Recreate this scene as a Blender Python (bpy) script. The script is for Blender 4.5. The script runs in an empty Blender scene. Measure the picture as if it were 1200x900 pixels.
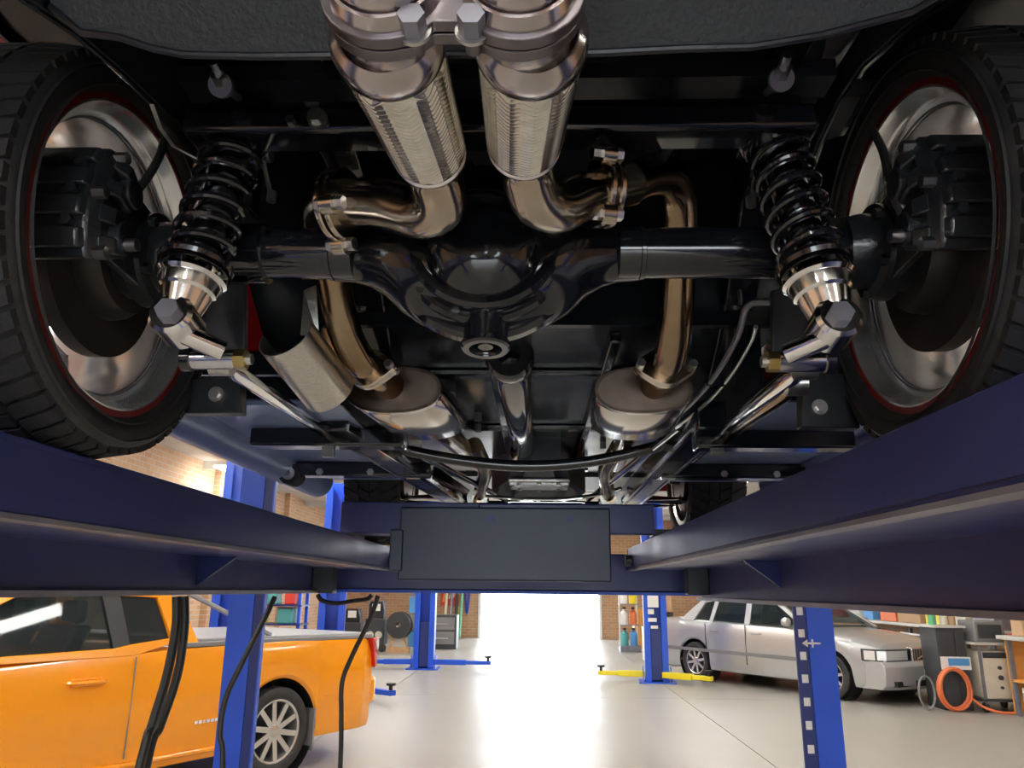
import bpy, math, random
from mathutils import Vector, Matrix
random.seed(7)
sc = bpy.context.scene
col = sc.collection
R = math.radians
V = Vector
PI = math.pi

# ------------------------------------------------------------------ camera
CAMZ = 1.45
CAM = V((0, 0, CAMZ))
F = 900.0                       # focal length in pixels of a 1200 x 900 frame
yaw, pitch, roll = R(1.78), R(15.0), R(0.6)
fw = V((-math.sin(yaw) * math.cos(pitch), math.cos(yaw) * math.cos(pitch), math.sin(pitch)))
rt0 = fw.cross(V((0, 0, 1))).normalized()
up0 = rt0.cross(fw)
rt = rt0 * math.cos(roll) + up0 * math.sin(roll)
up = up0 * math.cos(roll) - rt0 * math.sin(roll)
cd = bpy.data.cameras.new('camera')
cam = bpy.data.objects.new('camera', cd)
col.objects.link(cam)
cam.matrix_world = Matrix(((rt.x, up.x, -fw.x, CAM.x), (rt.y, up.y, -fw.y, CAM.y), (rt.z, up.z, -fw.z, CAM.z), (0, 0, 0, 1)))
cd.sensor_fit = 'HORIZONTAL'
cd.sensor_width = 36.0
cd.lens = F / 1200 * 36
cd.clip_start = 0.05
cd.clip_end = 300
sc.camera = cam


def ray(px, py):
    return fw + rt * ((px - 600) / F) + up * ((450 - py) / F)


def at(px, py, Y):              # point of a pixel's ray at a world depth Y
    d = ray(px, py)
    return CAM + d * (Y / d.y)


def atx(px, py, X):
    d = ray(px, py)
    return CAM + d * (X / d.x)


def atz(px, py, Z):
    d = ray(px, py)
    return CAM + d * ((Z - CAMZ) / d.z)


# ------------------------------------------------------------------ world, lights, exposure
w = bpy.data.worlds.new('sky')
sc.world = w
w.use_nodes = True
w.node_tree.nodes['Background'].inputs[0].default_value = (0.86, 0.93, 1.0, 1)
w.node_tree.nodes['Background'].inputs[1].default_value = 6.0
sc.view_settings.view_transform = 'Standard'
sc.view_settings.look = 'None'
sc.view_settings.gamma = 1
sc.view_settings.use_curve_mapping = False
sc.view_settings.exposure = 0.8
sc.cycles.use_denoising = True
sc.cycles.max_bounces = 8
sc.cycles.diffuse_bounces = 4
sc.cycles.glossy_bounces = 5
sc.cycles.transparent_max_bounces = 8
sc.cycles.sample_clamp_indirect = 8
sc.cycles.caustics_reflective = False
sc.cycles.caustics_refractive = False
LAMP_E = 30.0


def portal(loc, rot, sx, sy):   # guides sampling of daylight through the roller door opening
    l = bpy.data.lights.new('doorway_daylight', 'AREA')
    l.shape = 'RECTANGLE'
    l.size, l.size_y = sx, sy
    l.cycles.is_portal = True
    o = bpy.data.objects.new('doorway_daylight', l)
    o.location = loc
    o.rotation_euler = rot
    col.objects.link(o)


HX0, HX1, HY0, HY1, HZ = -6.0, 7.9, -7.0, 25.0, 3.65
DX0, DX1, DZ = -1.72, 2.05, 3.3             # far door opening
EX0, EX1 = -2.4, 2.4                        # unseen roller door behind the camera, left half open to brighten the underside
EZ = 2.2
portal(((DX0 + DX1) / 2, HY1 + .05, DZ / 2), (R(-90), 0, 0), DX1 - DX0, DZ)

portal(((EX0 + EX1) / 2, HY0 - .05, EZ / 2), (R(90), 0, 0), EX1 - EX0, EZ)

# ------------------------------------------------------------------ materials
MATS = {}


def mat(name, c, rough=.5, metal=0., var=0., scale=8., bump=0., bscale=60., emit=0., coat=0., spec=.5, c2=None, stretch=None, rvar=0.):
    m = bpy.data.materials.new(name)
    m.use_nodes = True
    nt = m.node_tree
    b = nt.nodes['Principled BSDF']
    b.inputs['Base Color'].default_value = (*c, 1)
    b.inputs['Roughness'].default_value = rough
    b.inputs['Metallic'].default_value = metal
    b.inputs['Specular IOR Level'].default_value = spec
    if coat:
        b.inputs['Coat Weight'].default_value = coat
        b.inputs['Coat Roughness'].default_value = .04
    if emit:
        b.inputs['Emission Color'].default_value = (*c, 1)
        b.inputs['Emission Strength'].default_value = emit
    if var or bump or rvar:
        tc = nt.nodes.new('ShaderNodeTexCoord')
        mp = nt.nodes.new('ShaderNodeMapping')
        if stretch:
            mp.inputs['Scale'].default_value = stretch
        nt.links.new(tc.outputs['Object'], mp.inputs['Vector'])
    if var or rvar:
        n = nt.nodes.new('ShaderNodeTexNoise')
        n.inputs['Scale'].default_value = scale
        n.inputs['Detail'].default_value = 5
        nt.links.new(mp.outputs[0], n.inputs['Vector'])
    if var:
        mx = nt.nodes.new('ShaderNodeMixRGB')
        lo = c2 if c2 else tuple(x * (1 - var) for x in c)
        mx.inputs[1].default_value = (*lo, 1)
        mx.inputs[2].default_value = (*(min(1, x * (1 + (0 if c2 else var))) for x in c), 1)
        rp = nt.nodes.new('ShaderNodeMapRange')
        rp.inputs[1].default_value = .3
        rp.inputs[2].default_value = .7
        nt.links.new(n.outputs[0], rp.inputs[0])
        nt.links.new(rp.outputs[0], mx.inputs[0])
        nt.links.new(mx.outputs[0], b.inputs['Base Color'])
    if rvar:
        rr = nt.nodes.new('ShaderNodeMapRange')
        rr.inputs[1].default_value = .3
        rr.inputs[2].default_value = .7
        rr.inputs[3].default_value = max(0, rough - rvar)
        rr.inputs[4].default_value = min(1, rough + rvar)
        nt.links.new(n.outputs[0], rr.inputs[0])
        nt.links.new(rr.outputs[0], b.inputs['Roughness'])
    if bump:
        n2 = nt.nodes.new('ShaderNodeTexNoise')
        n2.inputs['Scale'].default_value = bscale
        n2.inputs['Detail'].default_value = 4
        nt.links.new(mp.outputs[0], n2.inputs['Vector'])
        bp = nt.nodes.new('ShaderNodeBump')
        bp.inputs['Strength'].default_value = bump
        bp.inputs['Distance'].default_value = .01
        nt.links.new(n2.outputs[0], bp.inputs['Height'])
        nt.links.new(bp.outputs[0], b.inputs['Normal'])
    MATS[name] = m
    return m


def brick_mat(name, c1, c2, mortar, wall_axis):
    m = bpy.data.materials.new(name)
    m.use_nodes = True
    nt = m.node_tree
    b = nt.nodes['Principled BSDF']
    tc = nt.nodes.new('ShaderNodeTexCoord')
    sp = nt.nodes.new('ShaderNodeSeparateXYZ')
    cb = nt.nodes.new('ShaderNodeCombineXYZ')
    nt.links.new(tc.outputs['Object'], sp.inputs[0])
    nt.links.new(sp.outputs[wall_axis], cb.inputs[0])
    nt.links.new(sp.outputs[2], cb.inputs[1])
    br = nt.nodes.new('ShaderNodeTexBrick')
    br.inputs['Color1'].default_value = (*c1, 1)
    br.inputs['Color2'].default_value = (*c2, 1)
    br.inputs['Mortar'].default_value = (*mortar, 1)
    br.inputs['Scale'].default_value = 1
    br.inputs['Brick Width'].default_value = .24
    br.inputs['Row Height'].default_value = .086
    br.inputs['Mortar Size'].default_value = .008
    nt.links.new(cb.outputs[0], br.inputs['Vector'])
    nt.links.new(br.outputs['Color'], b.inputs['Base Color'])
    bp = nt.nodes.new('ShaderNodeBump')
    bp.inputs['Strength'].default_value = .6
    bp.inputs['Distance'].default_value = .01
    bp.invert = True
    nt.links.new(br.outputs['Fac'], bp.inputs['Height'])
    nt.links.new(bp.outputs[0], b.inputs['Normal'])
    b.inputs['Roughness'].default_value = .85
    MATS[name] = m
    return m


def glass_mat(name, c, mix):
    m = bpy.data.materials.new(name)
    m.use_nodes = True
    nt = m.node_tree
    b = nt.nodes['Principled BSDF']
    b.inputs['Base Color'].default_value = (*c, 1)
    b.inputs['Roughness'].default_value = .03
    tr = nt.nodes.new('ShaderNodeBsdfTransparent')
    tr.inputs[0].default_value = (.75, .82, .82, 1)
    mx = nt.nodes.new('ShaderNodeMixShader')
    mx.inputs[0].default_value = mix
    nt.links.new(b.outputs[0], mx.inputs[1])
    nt.links.new(tr.outputs[0], mx.inputs[2])
    nt.links.new(mx.outputs[0], nt.nodes['Material Output'].inputs[0])
    MATS[name] = m
    return m


concrete = mat('concrete', (.38, .362, .322), .36, 0, .10, .9, .06, 30, c2=(.345, .328, .29), rvar=.05)
joint = mat('joint_dirt', (.22, .21, .19), .9)
white_ceiling = mat('ceiling_paint', (.70, .70, .68), .7, 0, .06, 2)
brick_side = brick_mat('brick_side', (.52, .30, .17), (.60, .38, .22), (.55, .48, .40), 1)
brick_back = brick_mat('brick_back', (.50, .26, .13), (.58, .34, .19), (.55, .46, .36), 0)
lamp_mat = mat('lamp_diffuser', (1.0, .97, .92), .5, emit=LAMP_E)
black_gloss = mat('black_gloss_paint', (.010, .012, .017), .12, 0, .2, 20, .03, 8, coat=.6)
black_satin = mat('black_satin_paint', (.017, .020, .026), .36, 0, .2, 14, .08, 90)
black_under = mat('underbody_black', (.012, .016, .022), .18, 0, .2, 6, .05, 5, rvar=.05)
rear_pan_m = mat('rear_pan_coating', (.032, .038, .041), .55, 0, .15, 9, .25, 160)
rubber = mat('tyre_rubber', (.030, .030, .031), .62, 0, .25, 20, .15, 120)
rubber_hose = mat('hose_rubber', (.018, .018, .018), .5, 0, .2, 30)
polished = mat('polished_alloy', (.88, .88, .87), .13, 1, .05, 12, .03, 14, rvar=.05)
barrel_m = mat('rim_barrel_alloy', (.95, .96, .97), .18, .8, .04, 12, .03, 9, rvar=.04)
chrome = mat('chrome', (.88, .88, .87), .05, 1)
zinc = mat('zinc_bolt', (.62, .62, .60), .28, 1, .15, 60)
stainless = mat('stainless_pipe', (.60, .54, .46), .17, 1, .16, 10, .02, 30, c2=(.46, .37, .27), rvar=.07)
heat_pipe = mat('heat_tinted_pipe', (.40, .31, .21), .18, 1, .3, 7, c2=(.27, .17, .09), rvar=.06)
flange_m = mat('flange_steel', (.20, .18, .19), .34, .9, .2, 20)
jack_m = mat('jack_dark_navy', (.022, .034, .075), .38, 0, .15, 4, .03, 20)
braid_m = mat('braided_steel', (.78, .75, .67), .20, 1, .12, 60)
collar_m = mat('heat_blued_collar', (.62, .58, .60), .2, 1, .2, 14, c2=(.48, .42, .36))
muffler_m = mat('muffler_skin', (.52, .49, .45), .14, 1, .1, 9, .03, 6)
muffler_cap = mat('muffler_cap', (.14, .105, .085), .42, 1, .2, 20)
brushed = mat('brushed_alloy', (.72, .71, .66), .33, 1, .1, 30, stretch=(1, 12, 12))
cast_iron = mat('cast_black', (.020, .023, .027), .28, 0, .3, 30, .2, 70, coat=.4)
disc_m = mat('brake_disc_black', (.055, .046, .042), .40, .5, .2, 20)
damper_m = mat('damper_alloy', (.60, .62, .66), .13, 1, .1, 20)
spring_m = mat('spring_black', (.010, .010, .013), .16, 0, coat=.6)
red_paint = mat('red_body_paint', (.36, .008, .012), .22, 0, coat=.5)
red_reflection = mat('red_rim_reflection', (.20, .012, .012), .35)  # paints the red body's reflection in the rim lip
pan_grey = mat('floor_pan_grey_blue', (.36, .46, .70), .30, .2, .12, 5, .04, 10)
brass = mat('brass_yellow_zinc', (.55, .42, .16), .3, 1)
hoist_navy = mat('hoist_navy_paint', (.030, .042, .185), .36, 0, .25, 3, .03, 20, c2=(.034, .044, .165), rvar=.06)
hoist_blue = mat('hoist_blue_paint', (.012, .085, .62), .38, 0, .08, 6)
hoist_dark = mat('hoist_dark_blue', (.010, .025, .16), .4)
steel_grey = mat('worn_steel', (.26, .26, .30), .42, .5, .2, 8)
lift_yellow = mat('lift_yellow', (.85, .70, .02), .4)
orange_paint = mat('orange_car_paint', (.96, .34, .002), .22, 0, .02, 3, coat=.9)
silver_paint = mat('silver_car_paint', (.56, .57, .57), .28, .55, coat=.7)
glass = glass_mat('tinted_glass', (.03, .045, .05), .62)
glass_dark = glass_mat('dark_glass', (.02, .026, .03), .22)
lens_clear = mat('headlight_lens', (.75, .77, .76), .08, .3)
lens_red = mat('red_lens', (.55, .012, .015), .12, coat=.8)
lens_white = mat('white_lens', (.8, .78, .76), .12, coat=.8)
plastic_black = mat('black_plastic', (.014, .014, .015), .45, 0, .15, 30)
plastic_grey = mat('grey_plastic', (.22, .22, .22), .5)
alloy_wheel = mat('silver_wheel', (.66, .66, .65), .25, .8)
cover_grey = mat('tray_cover_grey', (.30, .31, .33), .45, 0, .08, 12)
seat_red = mat('red_seat', (.62, .07, .03), .6)
cream = mat('cream_enamel', (.72, .67, .54), .4, 0, .06, 8)
charcoal = mat('charcoal_enamel', (.045, .05, .055), .45)
hose_orange = mat('orange_hose', (.80, .20, .07), .5)
bench_orange = mat('orange_bench_paint', (.80, .36, .08), .5, 0, .1, 4)
bench_top = mat('pale_bench_top', (.62, .62, .58), .4)
paper_white = mat('white_paper', (.82, .81, .78), .6)
sticker_blue = mat('blue_sticker', (.10, .35, .72), .5)
box_red = mat('red_card', (.70, .06, .04), .5)
box_yellow = mat('yellow_card', (.92, .74, .03), .5)
box_green = mat('green_plastic', (.12, .45, .25), .5)
box_brown = mat('cardboard', (.52, .34, .20), .7)
box_teal = mat('teal_plastic', (.10, .42, .42), .5)
timber = mat('timber', (.50, .30, .15), .6, 0, .2, 6, stretch=(1, 1, 8))

# ------------------------------------------------------------------ mesh helpers


def basis(d):
    d = V(d).normalized()
    a = V((0, 0, 1)) if abs(d.z) < .9 else V((1, 0, 0))
    u = d.cross(a).normalized()
    return d, u, d.cross(u)


def smooth(pts, k=6):
    pts = [V(p) for p in pts]
    out = []
    n = len(pts)
    for i in range(n - 1):
        p0 = pts[i - 1] if i else pts[i] * 2 - pts[i + 1]
        p1, p2 = pts[i], pts[i + 1]
        p3 = pts[i + 2] if i + 2 < n else p2 * 2 - p1
        for j in range(k):
            t = j / k
            out.append(.5 * ((2 * p1) + (p2 - p0) * t + (2 * p0 - 5 * p1 + 4 * p2 - p3) * t * t + (3 * p1 - p0 - 3 * p2 + p3) * t ** 3))
    out.append(pts[-1])
    return out


class MB:
    def __init__(s):
        s.v, s.f = [], []

    def add(s, vs, fs):
        b = len(s.v)
        s.v += [V(p) for p in vs]
        s.f += [tuple(i + b for i in f) for f in fs]
        return s

    def box(s, c, d, rz=0, m=None):
        c = V(c)
        vs = []
        for x in (-.5, .5):
            for y in (-.5, .5):
                for z in (-.5, .5):
                    p = V((x * d[0], y * d[1], z * d[2]))
                    if rz:
                        p = Matrix.Rotation(rz, 3, 'Z') @ p
                    if m is not None:
                        p = m @ p
                    vs.append(c + p)
        return s.add(vs, [(0, 1, 3, 2), (4, 6, 7, 5), (0, 4, 5, 1), (2, 3, 7, 6), (0, 2, 6, 4), (1, 5, 7, 3)])

    def bx(s, x0, x1, y0, y1, z0, z1):
        return s.box(((x0 + x1) / 2, (y0 + y1) / 2, (z0 + z1) / 2), (abs(x1 - x0), abs(y1 - y0), abs(z1 - z0)))

    def bar(s, p0, p1, wd, ht, upv=(0, 0, 1)):        # rectangular bar between two points
        p0, p1 = V(p0), V(p1)
        d = (p1 - p0).normalized()
        a = d.cross(V(upv)).normalized()
        b = a.cross(d)
        vs = []
        for p in (p0, p1):
            for i, j in ((-1, -1), (1, -1), (1, 1), (-1, 1)):
                vs.append(p + a * (i * wd / 2) + b * (j * ht / 2))
        return s.add(vs, [(0, 3, 2, 1), (4, 5, 6, 7), (0, 1, 5, 4), (1, 2, 6, 5), (2, 3, 7, 6), (3, 0, 4, 7)])

    def prism(s, poly, ext):                         # 3D polygon extruded by a vector
        ext = V(ext)
        n = len(poly)
        vs = [V(p) for p in poly] + [V(p) + ext for p in poly]
        fs = [tuple(range(n))[::-1], tuple(range(n, 2 * n))] + [(i, (i + 1) % n, n + (i + 1) % n, n + i) for i in range(n)]
        return s.add(vs, fs)

    def loft(s, rings, caps=True, closed=True):
        n = len(rings[0])
        vs = [p for r in rings for p in r]
        fs = []
        for k in range(len(rings) - 1):
            for i in range(n if closed else n - 1):
                j = (i + 1) % n
                fs.append((k * n + i, k * n + j, (k + 1) * n + j, (k + 1) * n + i))
        if caps:
            fs.append(tuple(range(n))[::-1])
            fs.append(tuple(range((len(rings) - 1) * n, len(rings) * n)))
        return s.add(vs, fs)

    def tube(s, pts, r, n=14, caps=True):
        pts = [V(p) for p in pts]
        m = len(pts)
        rr = r if isinstance(r, (list, tuple)) else [r] * m
        _, u, _ = basis(pts[1] - pts[0])
        rings = []
        for i, p in enumerate(pts):
            t = (pts[min(i + 1, m - 1)] - pts[max(i - 1, 0)]).normalized()
            u = (u - t * u.dot(t)).normalized()
            b = t.cross(u)
            rings.append([p + (u * math.cos(2 * PI * k / n) + b * math.sin(2 * PI * k / n)) * rr[i] for k in range(n)])
        return s.loft(rings, caps)

    def cyl(s, p0, p1, r, r1=None, n=16):
        return s.tube([p0, p1], [r, r if r1 is None else r1], n)

    def hexa(s, p0, p1, r):
        return s.tube([p0, p1], r, 6)

    def lathe(s, prof, o, axis, n=32, a0=0., a1=2 * PI, ref=None, closed=True):
        # prof: (distance along axis, radius); closed profile loop unless closed=False
        o = V(o)
        d, u, b = basis(axis)
        if ref is not None:
            u = (V(ref) - d * V(ref).dot(d)).normalized()
            b = d.cross(u)
        full = abs(a1 - a0 - 2 * PI) < 1e-6
        m = n if full else n + 1
        rings = []
        for k in range(m):
            a = a0 + (a1 - a0) * k / n
            rings.append([o + d * x + (u * math.cos(a) + b * math.sin(a)) * r for x, r in prof])
        if full:
            rings.append(rings[0])
        return s.loft(rings, caps=(not full) and closed, closed=closed)

    def build(s, name, m, parent=None, ang=35, bevel=0., origin=None, kind=None):
        xs = [p.x for p in s.v]
        ys = [p.y for p in s.v]
        zs = [p.z for p in s.v]
        c = V(origin) if origin is not None else V(((min(xs) + max(xs)) / 2, (min(ys) + max(ys)) / 2, (min(zs) + max(zs)) / 2))
        me = bpy.data.meshes.new(name)
        me.from_pydata([p - c for p in s.v], [], s.f)
        me.update()
        import bmesh
        bm = bmesh.new()
        bm.from_mesh(me)
        bmesh.ops.remove_doubles(bm, verts=bm.verts, dist=1e-6)
        bmesh.ops.recalc_face_normals(bm, faces=bm.faces)
        bm.to_mesh(me)
        bm.free()
        me.materials.append(m)
        for p in me.polygons:
            p.use_smooth = True
        me.set_sharp_from_angle(angle=R(ang))
        o = bpy.data.objects.new(name, me)
        col.objects.link(o)
        WORG[o.name] = c
        if parent is not None:
            o.parent = parent
            o.location = c - WORG[parent.name]
        else:
            o.location = c
        if bevel:
            bv = o.modifiers.new('edge', 'BEVEL')
            bv.width = bevel
            bv.segments = 2
            bv.limit_method = 'ANGLE'
            bv.angle_limit = R(40)
        if kind:
            o['kind'] = kind
        return o


WORG = {}


def tag(o, label=None, cat=None, group=None, kind=None):
    if label:
        o['label'] = label
    if cat:
        o['category'] = cat
    if group:
        o['group'] = group
    if kind:
        o['kind'] = kind
    return o


def empty(name, loc, label=None, cat=None, group=None):
    o = bpy.data.objects.new(name, None)
    o.empty_display_size = .1
    o.location = loc
    col.objects.link(o)
    WORG[o.name] = V(loc)
    return tag(o, label, cat, group)


def copy_tree(o, parent=None):
    c = o.copy()
    col.objects.link(c)
    c.parent = parent
    for ch in [x for x in bpy.data.objects if x.parent is o]:
        copy_tree(ch, c)
    return c


def mk():
    return MB()


def struct(mb, name, m, **k):
    return tag(mb.build(name, m, **k), kind='structure')

# ================================================================== the workshop
# floor: a base with concrete slabs, joints open between them
fl = struct(mk().bx(HX0 - .3, HX1 + .3, HY0 - .3, HY1 + .3, -.3, -.02), 'floor', joint)
slab_x = [HX0 - .2, -2.15, 2.08, HX1 + .2]
slab_y = [HY0 - .2, -2.4, 2.3, 6.9, 11.6, 16.2, 20.8, HY1 + .25]
for i in range(len(slab_x) - 1):
    for j in range(len(slab_y) - 1):
        mk().bx(slab_x[i] + .005, slab_x[i + 1] - .005, slab_y[j] + .004, slab_y[j + 1] - .004, -.02, 0).build('concrete_slab', concrete, fl)
struct(mk().bx(-30, 30, HY1 + .25, 70, -.3, -.01), 'ground_outside', concrete)
struct(mk().bx(-30, 30, -45, HY0 - .2, -.3, -.01), 'ground_forecourt', concrete)
ceil_o = struct(mk().bx(HX0 - .3, HX1 + .3, HY0 - .3, HY1 + .3, HZ, HZ + .2), 'ceiling', white_ceiling)
for k in range(10):
    y = HY0 + 1.5 + k * 3.2
    mk().bx(HX0, HX1, y - .05, y + .05, HZ - .14, HZ).build('purlin', white_ceiling, ceil_o)
wl = struct(mk().bx(HX0 - .25, HX0, HY0 - .3, HY1 + .3, 0, HZ), 'wall_left', brick_side)
struct(mk().bx(HX1, HX1 + .25, HY0 - .3, HY1 + .3, 0, HZ), 'wall_right', brick_side)
wb = mk().bx(HX0 - .3, DX0, HY1, HY1 + .25, 0, HZ).bx(DX1, HX1 + .3, HY1, HY1 + .25, 0, HZ).bx(DX0, DX1, HY1, HY1 + .25, DZ, HZ)
struct(wb, 'wall_back', brick_back)
wf = mk().bx(HX0 - .3, EX0, HY0 - .25, HY0, 0, HZ).bx(EX1, HX1 + .3, HY0 - .25, HY0, 0, HZ).bx(EX0, EX1, HY0 - .25, HY0, DZ, HZ)
struct(wf, 'wall_front', brick_back)
d1 = struct(mk().bx(EX0, EX1, HY0 - .2, HY0 - .12, EZ, DZ), 'door_unseen', plastic_grey)  # unseen door, raised partway so daylight fills the underside
for k in range(6):
    z = EZ + .02 + k * (DZ - EZ) / 6
    mk().bx(EX0, EX1, HY0 - .12, HY0 - .09, z, z + (DZ - EZ) / 6 - .03).build('door_slat', plastic_grey, d1, bevel=.008)
tr = struct(mk().bx(DX0 - .04, DX0 + .04, HY1 - .06, HY1 + .3, 0, DZ).bx(DX1 - .04, DX1 + .04, HY1 - .06, HY1 + .3, 0, DZ).bx(DX0, DX1, HY1 - .06, HY1 + .3, DZ - .04, DZ + .04), 'trim_1', paper_white)
# brick piers on the left wall
for y in (10.2, 14.4, 18.6, 22.6):
    mk().bx(HX0 - .02, HX0 + .12, y - .2, y + .2, 0, HZ).build('brick_pier', brick_side, wl)

# ceiling lamps
def batten(x, y, label, z=HZ - .14):
    t = empty('batten_lamp', (x, y, z), label, 'lamp', 'fluorescent battens under the ceiling')
    mk().bx(x - .11, x + .11, y - .76, y + .76, z - .03, z).build('lamp_housing', paper_white, t)
    mk().bx(x - .09, x + .09, y - .74, y + .74, z - .065, z - .031).build('lamp_diffuser', lamp_mat, t)

batten(-5.45, 13.8, 'fluorescent batten lit above the left brick wall, showing over the hoist rail')
for x in (-3.4, 0.2, 3.9):
    for y in (-5.2, -1.9, 1.3, 4.5, 7.9, 11.1, 14.2, 17.5, 20.6):
        batten(x, y, 'lit white fluorescent batten hidden overhead in the ceiling rows')

# ================================================================== four post hoist
RZ = CAMZ + .178                # runway top
LX, RX = -.64, .425              # inner edges of the two runways
hoist = empty('four_post_hoist', (0, 1.3, 0), 'navy blue four-post hoist carrying the black car above the camera', 'hoist')


def runway(sgn, xe, zt, y0, y1, zb):
    X = lambda d: xe + sgn * d                      # distance outward from the inner edge
    m = mk().bx(X(0), X(.50), y0, y1, zt - .010, zt).bx(X(0), X(.010), y0, y1, zt - .086, zt - .010)
    m.bx(X(.49), X(.50), y0, y1, zt - .12, zt - .010).bx(X(0), X(.50), y0, y1, zt - .094, zt - .086)
    rw = m.build('runway', hoist_navy, hoist, bevel=.002)
    mk().bx(X(.31), X(.322), y0, y1 - .1, zb + .008, zt - .094).build('web', hoist_navy, rw)
    mk().bx(X(.285), X(.36), y0, y1 - .1, zb - .004, zb + .008).build('bottom_flange', steel_grey, rw)
    mk().bx(X(-.004), X(.03), y0, y1, zt - .101, zt - .094).build('edge_strip', steel_grey, rw)
    return rw, X


rwl, XL = runway(-1, LX, RZ, -1.1, 3.62, CAMZ - .018)
rwr, XR = runway(1, RX, RZ + .010, -1.1, 3.62, CAMZ - .032)
for X, rw, zt, ys in ((XL, rwl, RZ, (.3, 2.2)), (XR, rwr, RZ + .01, (.3, 2.38))):
    for y in ys:
        p = [V((X(.309), y, zt - .095)), V((X(.20), y, zt - .095)), V((X(.309), y, zt - .175))]
        mk().prism(p, (0, .012, 0)).build('gusset', hoist_dark, rw)
    # bracket and roller near the front end
    mk().bx(X(.22), X(.31), 3.36, 3.44, zt - .20, zt - .03).build('bracket', black_satin, rw, bevel=.004)
    mk().cyl((X(-.002), 3.45, zt - .06), (X(-.03), 3.45, zt - .06), .025).build('roller', black_satin, rw)
# front crossbeam between the posts
CY = 3.66
xb = mk().bx(-1.30, 1.26, CY, CY + .16, CAMZ - .005, CAMZ + .165).build('crossbeam', hoist_navy, hoist, bevel=.006)
mk().bx(-1.29, 1.25, CY - .035, CY + .18, CAMZ - .018, CAMZ - .005).build('bottom_flange', hoist_blue, xb)
for x in (-.42, -.36, .05, .3):
    mk().hexa((x, CY - .012, CAMZ + .10), (x, CY, CAMZ + .10), .011).build('bolt', hoist_dark, xb)
for x in (-.97, .74):
    mk().bx(x - .025, x + .025, CY - .03, CY, CAMZ + .02, CAMZ + .15).build('end_bracket', black_satin, xb, bevel=.003)


def post(x, y, side):
    # U-channel: blue face towards the camera, slotted ladder strip on the inner side
    m = mk().bx(x - .060, x + .060, y - .06, y - .05, 0, 2.25)
    m.bx(x - .060, x - .050, y - .05, y + .1, 0, 2.25).bx(x + .050, x + .060, y - .05, y + .1, 0, 2.25)
    p = m.build('post', hoist_blue, hoist, bevel=.002)
    mk().bx(x - .2, x + .2, y - .2, y + .22, 0, .014).build('base_plate', hoist_blue, p)
    return p


p1 = post(-1.385, 3.8, 1)
xs = -1.385 + .060
mk().bx(xs, xs + .045, 3.745, 3.76, .014, 2.25).build('edge_strip', hoist_dark, p1)
mk().bx(xs + .045, xs + .052, 3.735, 3.77, .014, 2.25).build('edge_lip', hoist_blue, p1)
p2 = post(1.315, 3.8, -1)
xs = 1.315 - .060
st = mk().bx(xs - .012, xs, 3.745, 3.757, .014, 2.25).bx(xs - .058, xs - .042, 3.745, 3.757, .014, 2.25)
k = .014
while k < 2.2:
    st.bx(xs - .042, xs - .012, 3.745, 3.757, k, k + .062)
    mk().bx(xs - .042, xs - .012, 3.748, 3.754, k + .062, k + .098).build('slot_plate', paper_white, p2)
    k += .098
st.build('ladder_strip', hoist_dark, p2)
# white arrow sticker on the post face
c = at(953, 754, 3.735)
mk().bx(c.x - .030, c.x + .035, 3.7372, 3.7398, c.z - .004, c.z + .004).prism([V((c.x - .05, 3.7372, c.z)), V((c.x - .024, 3.7372, c.z + .017)), V((c.x - .024, 3.7372, c.z - .017))], (0, .0026, 0)).bx(c.x - .006, c.x + .002, 3.7372, 3.7398, c.z - .018, c.z + .018).build('arrow_sticker', paper_white, p2)
# rear posts and rear crossbeam (behind the camera)
for x in (-1.415, 1.385):
    post(x, -1.35, 1)
mk().bx(-1.34, 1.30, -1.35, -1.19, CAMZ - .01, CAMZ + .15).build('crossbeam', hoist_navy, hoist, bevel=.006)

# rolling jack beam lying across the runways in front of the front wheels
jb = empty('jack_beam', (-.1, 2.82, RZ), 'navy rolling jack beam lying across both hoist runways below the front end', 'jack')
mk().bx(-.70, .20, 2.78, 2.92, RZ + .012, RZ + .125).build('beam', hoist_navy, jb, bevel=.005)
mk().bx(-.20, .42, 2.74, 2.775, RZ + .012, RZ + .118).build('sleeve', hoist_navy, jb, bevel=.005)
mk().bx(-.47, .262, 2.70, 2.735, RZ - .15, RZ + .10).build('jack_body', jack_m, jb, bevel=.006)
mk().bx(-.50, -.455, 2.69, 2.76, RZ - .12, RZ + .02).build('side_plate', jack_m, jb, bevel=.004)
mk().bx(-.72, -.642, 2.77, 2.93, RZ + .0005, RZ + .012).build('foot', black_satin, jb)
mk().bx(.42, .54, 2.78, 2.88, RZ + .0115, RZ + .035).build('foot', black_satin, jb)
for x in (-.15, .12):
    mk().cyl((x, 2.705, RZ + .06), (x, 2.692, RZ + .06), .012, n=12).build('pin', hoist_dark, jb)

# ------------------------------------------------------------------ hanging hoses and cables
def hose(pts, r, label, name='hose', m=rubber_hose, group=None, cat='hose'):
    o = mk().tube(smooth(pts, 8), r, 10).build(name, m)
    return tag(o, label, cat, group)


def drop(p, dx, dy, L):                             # run on down to the floor, then along it
    p = V(p)
    return [V((p.x + dx * .6, p.y + dy * .6, p.z * .45)), V((p.x + dx, p.y + dy, .02)), V((p.x + dx * 1.6 - L, p.y + dy * 1.5, .015))]


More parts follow.
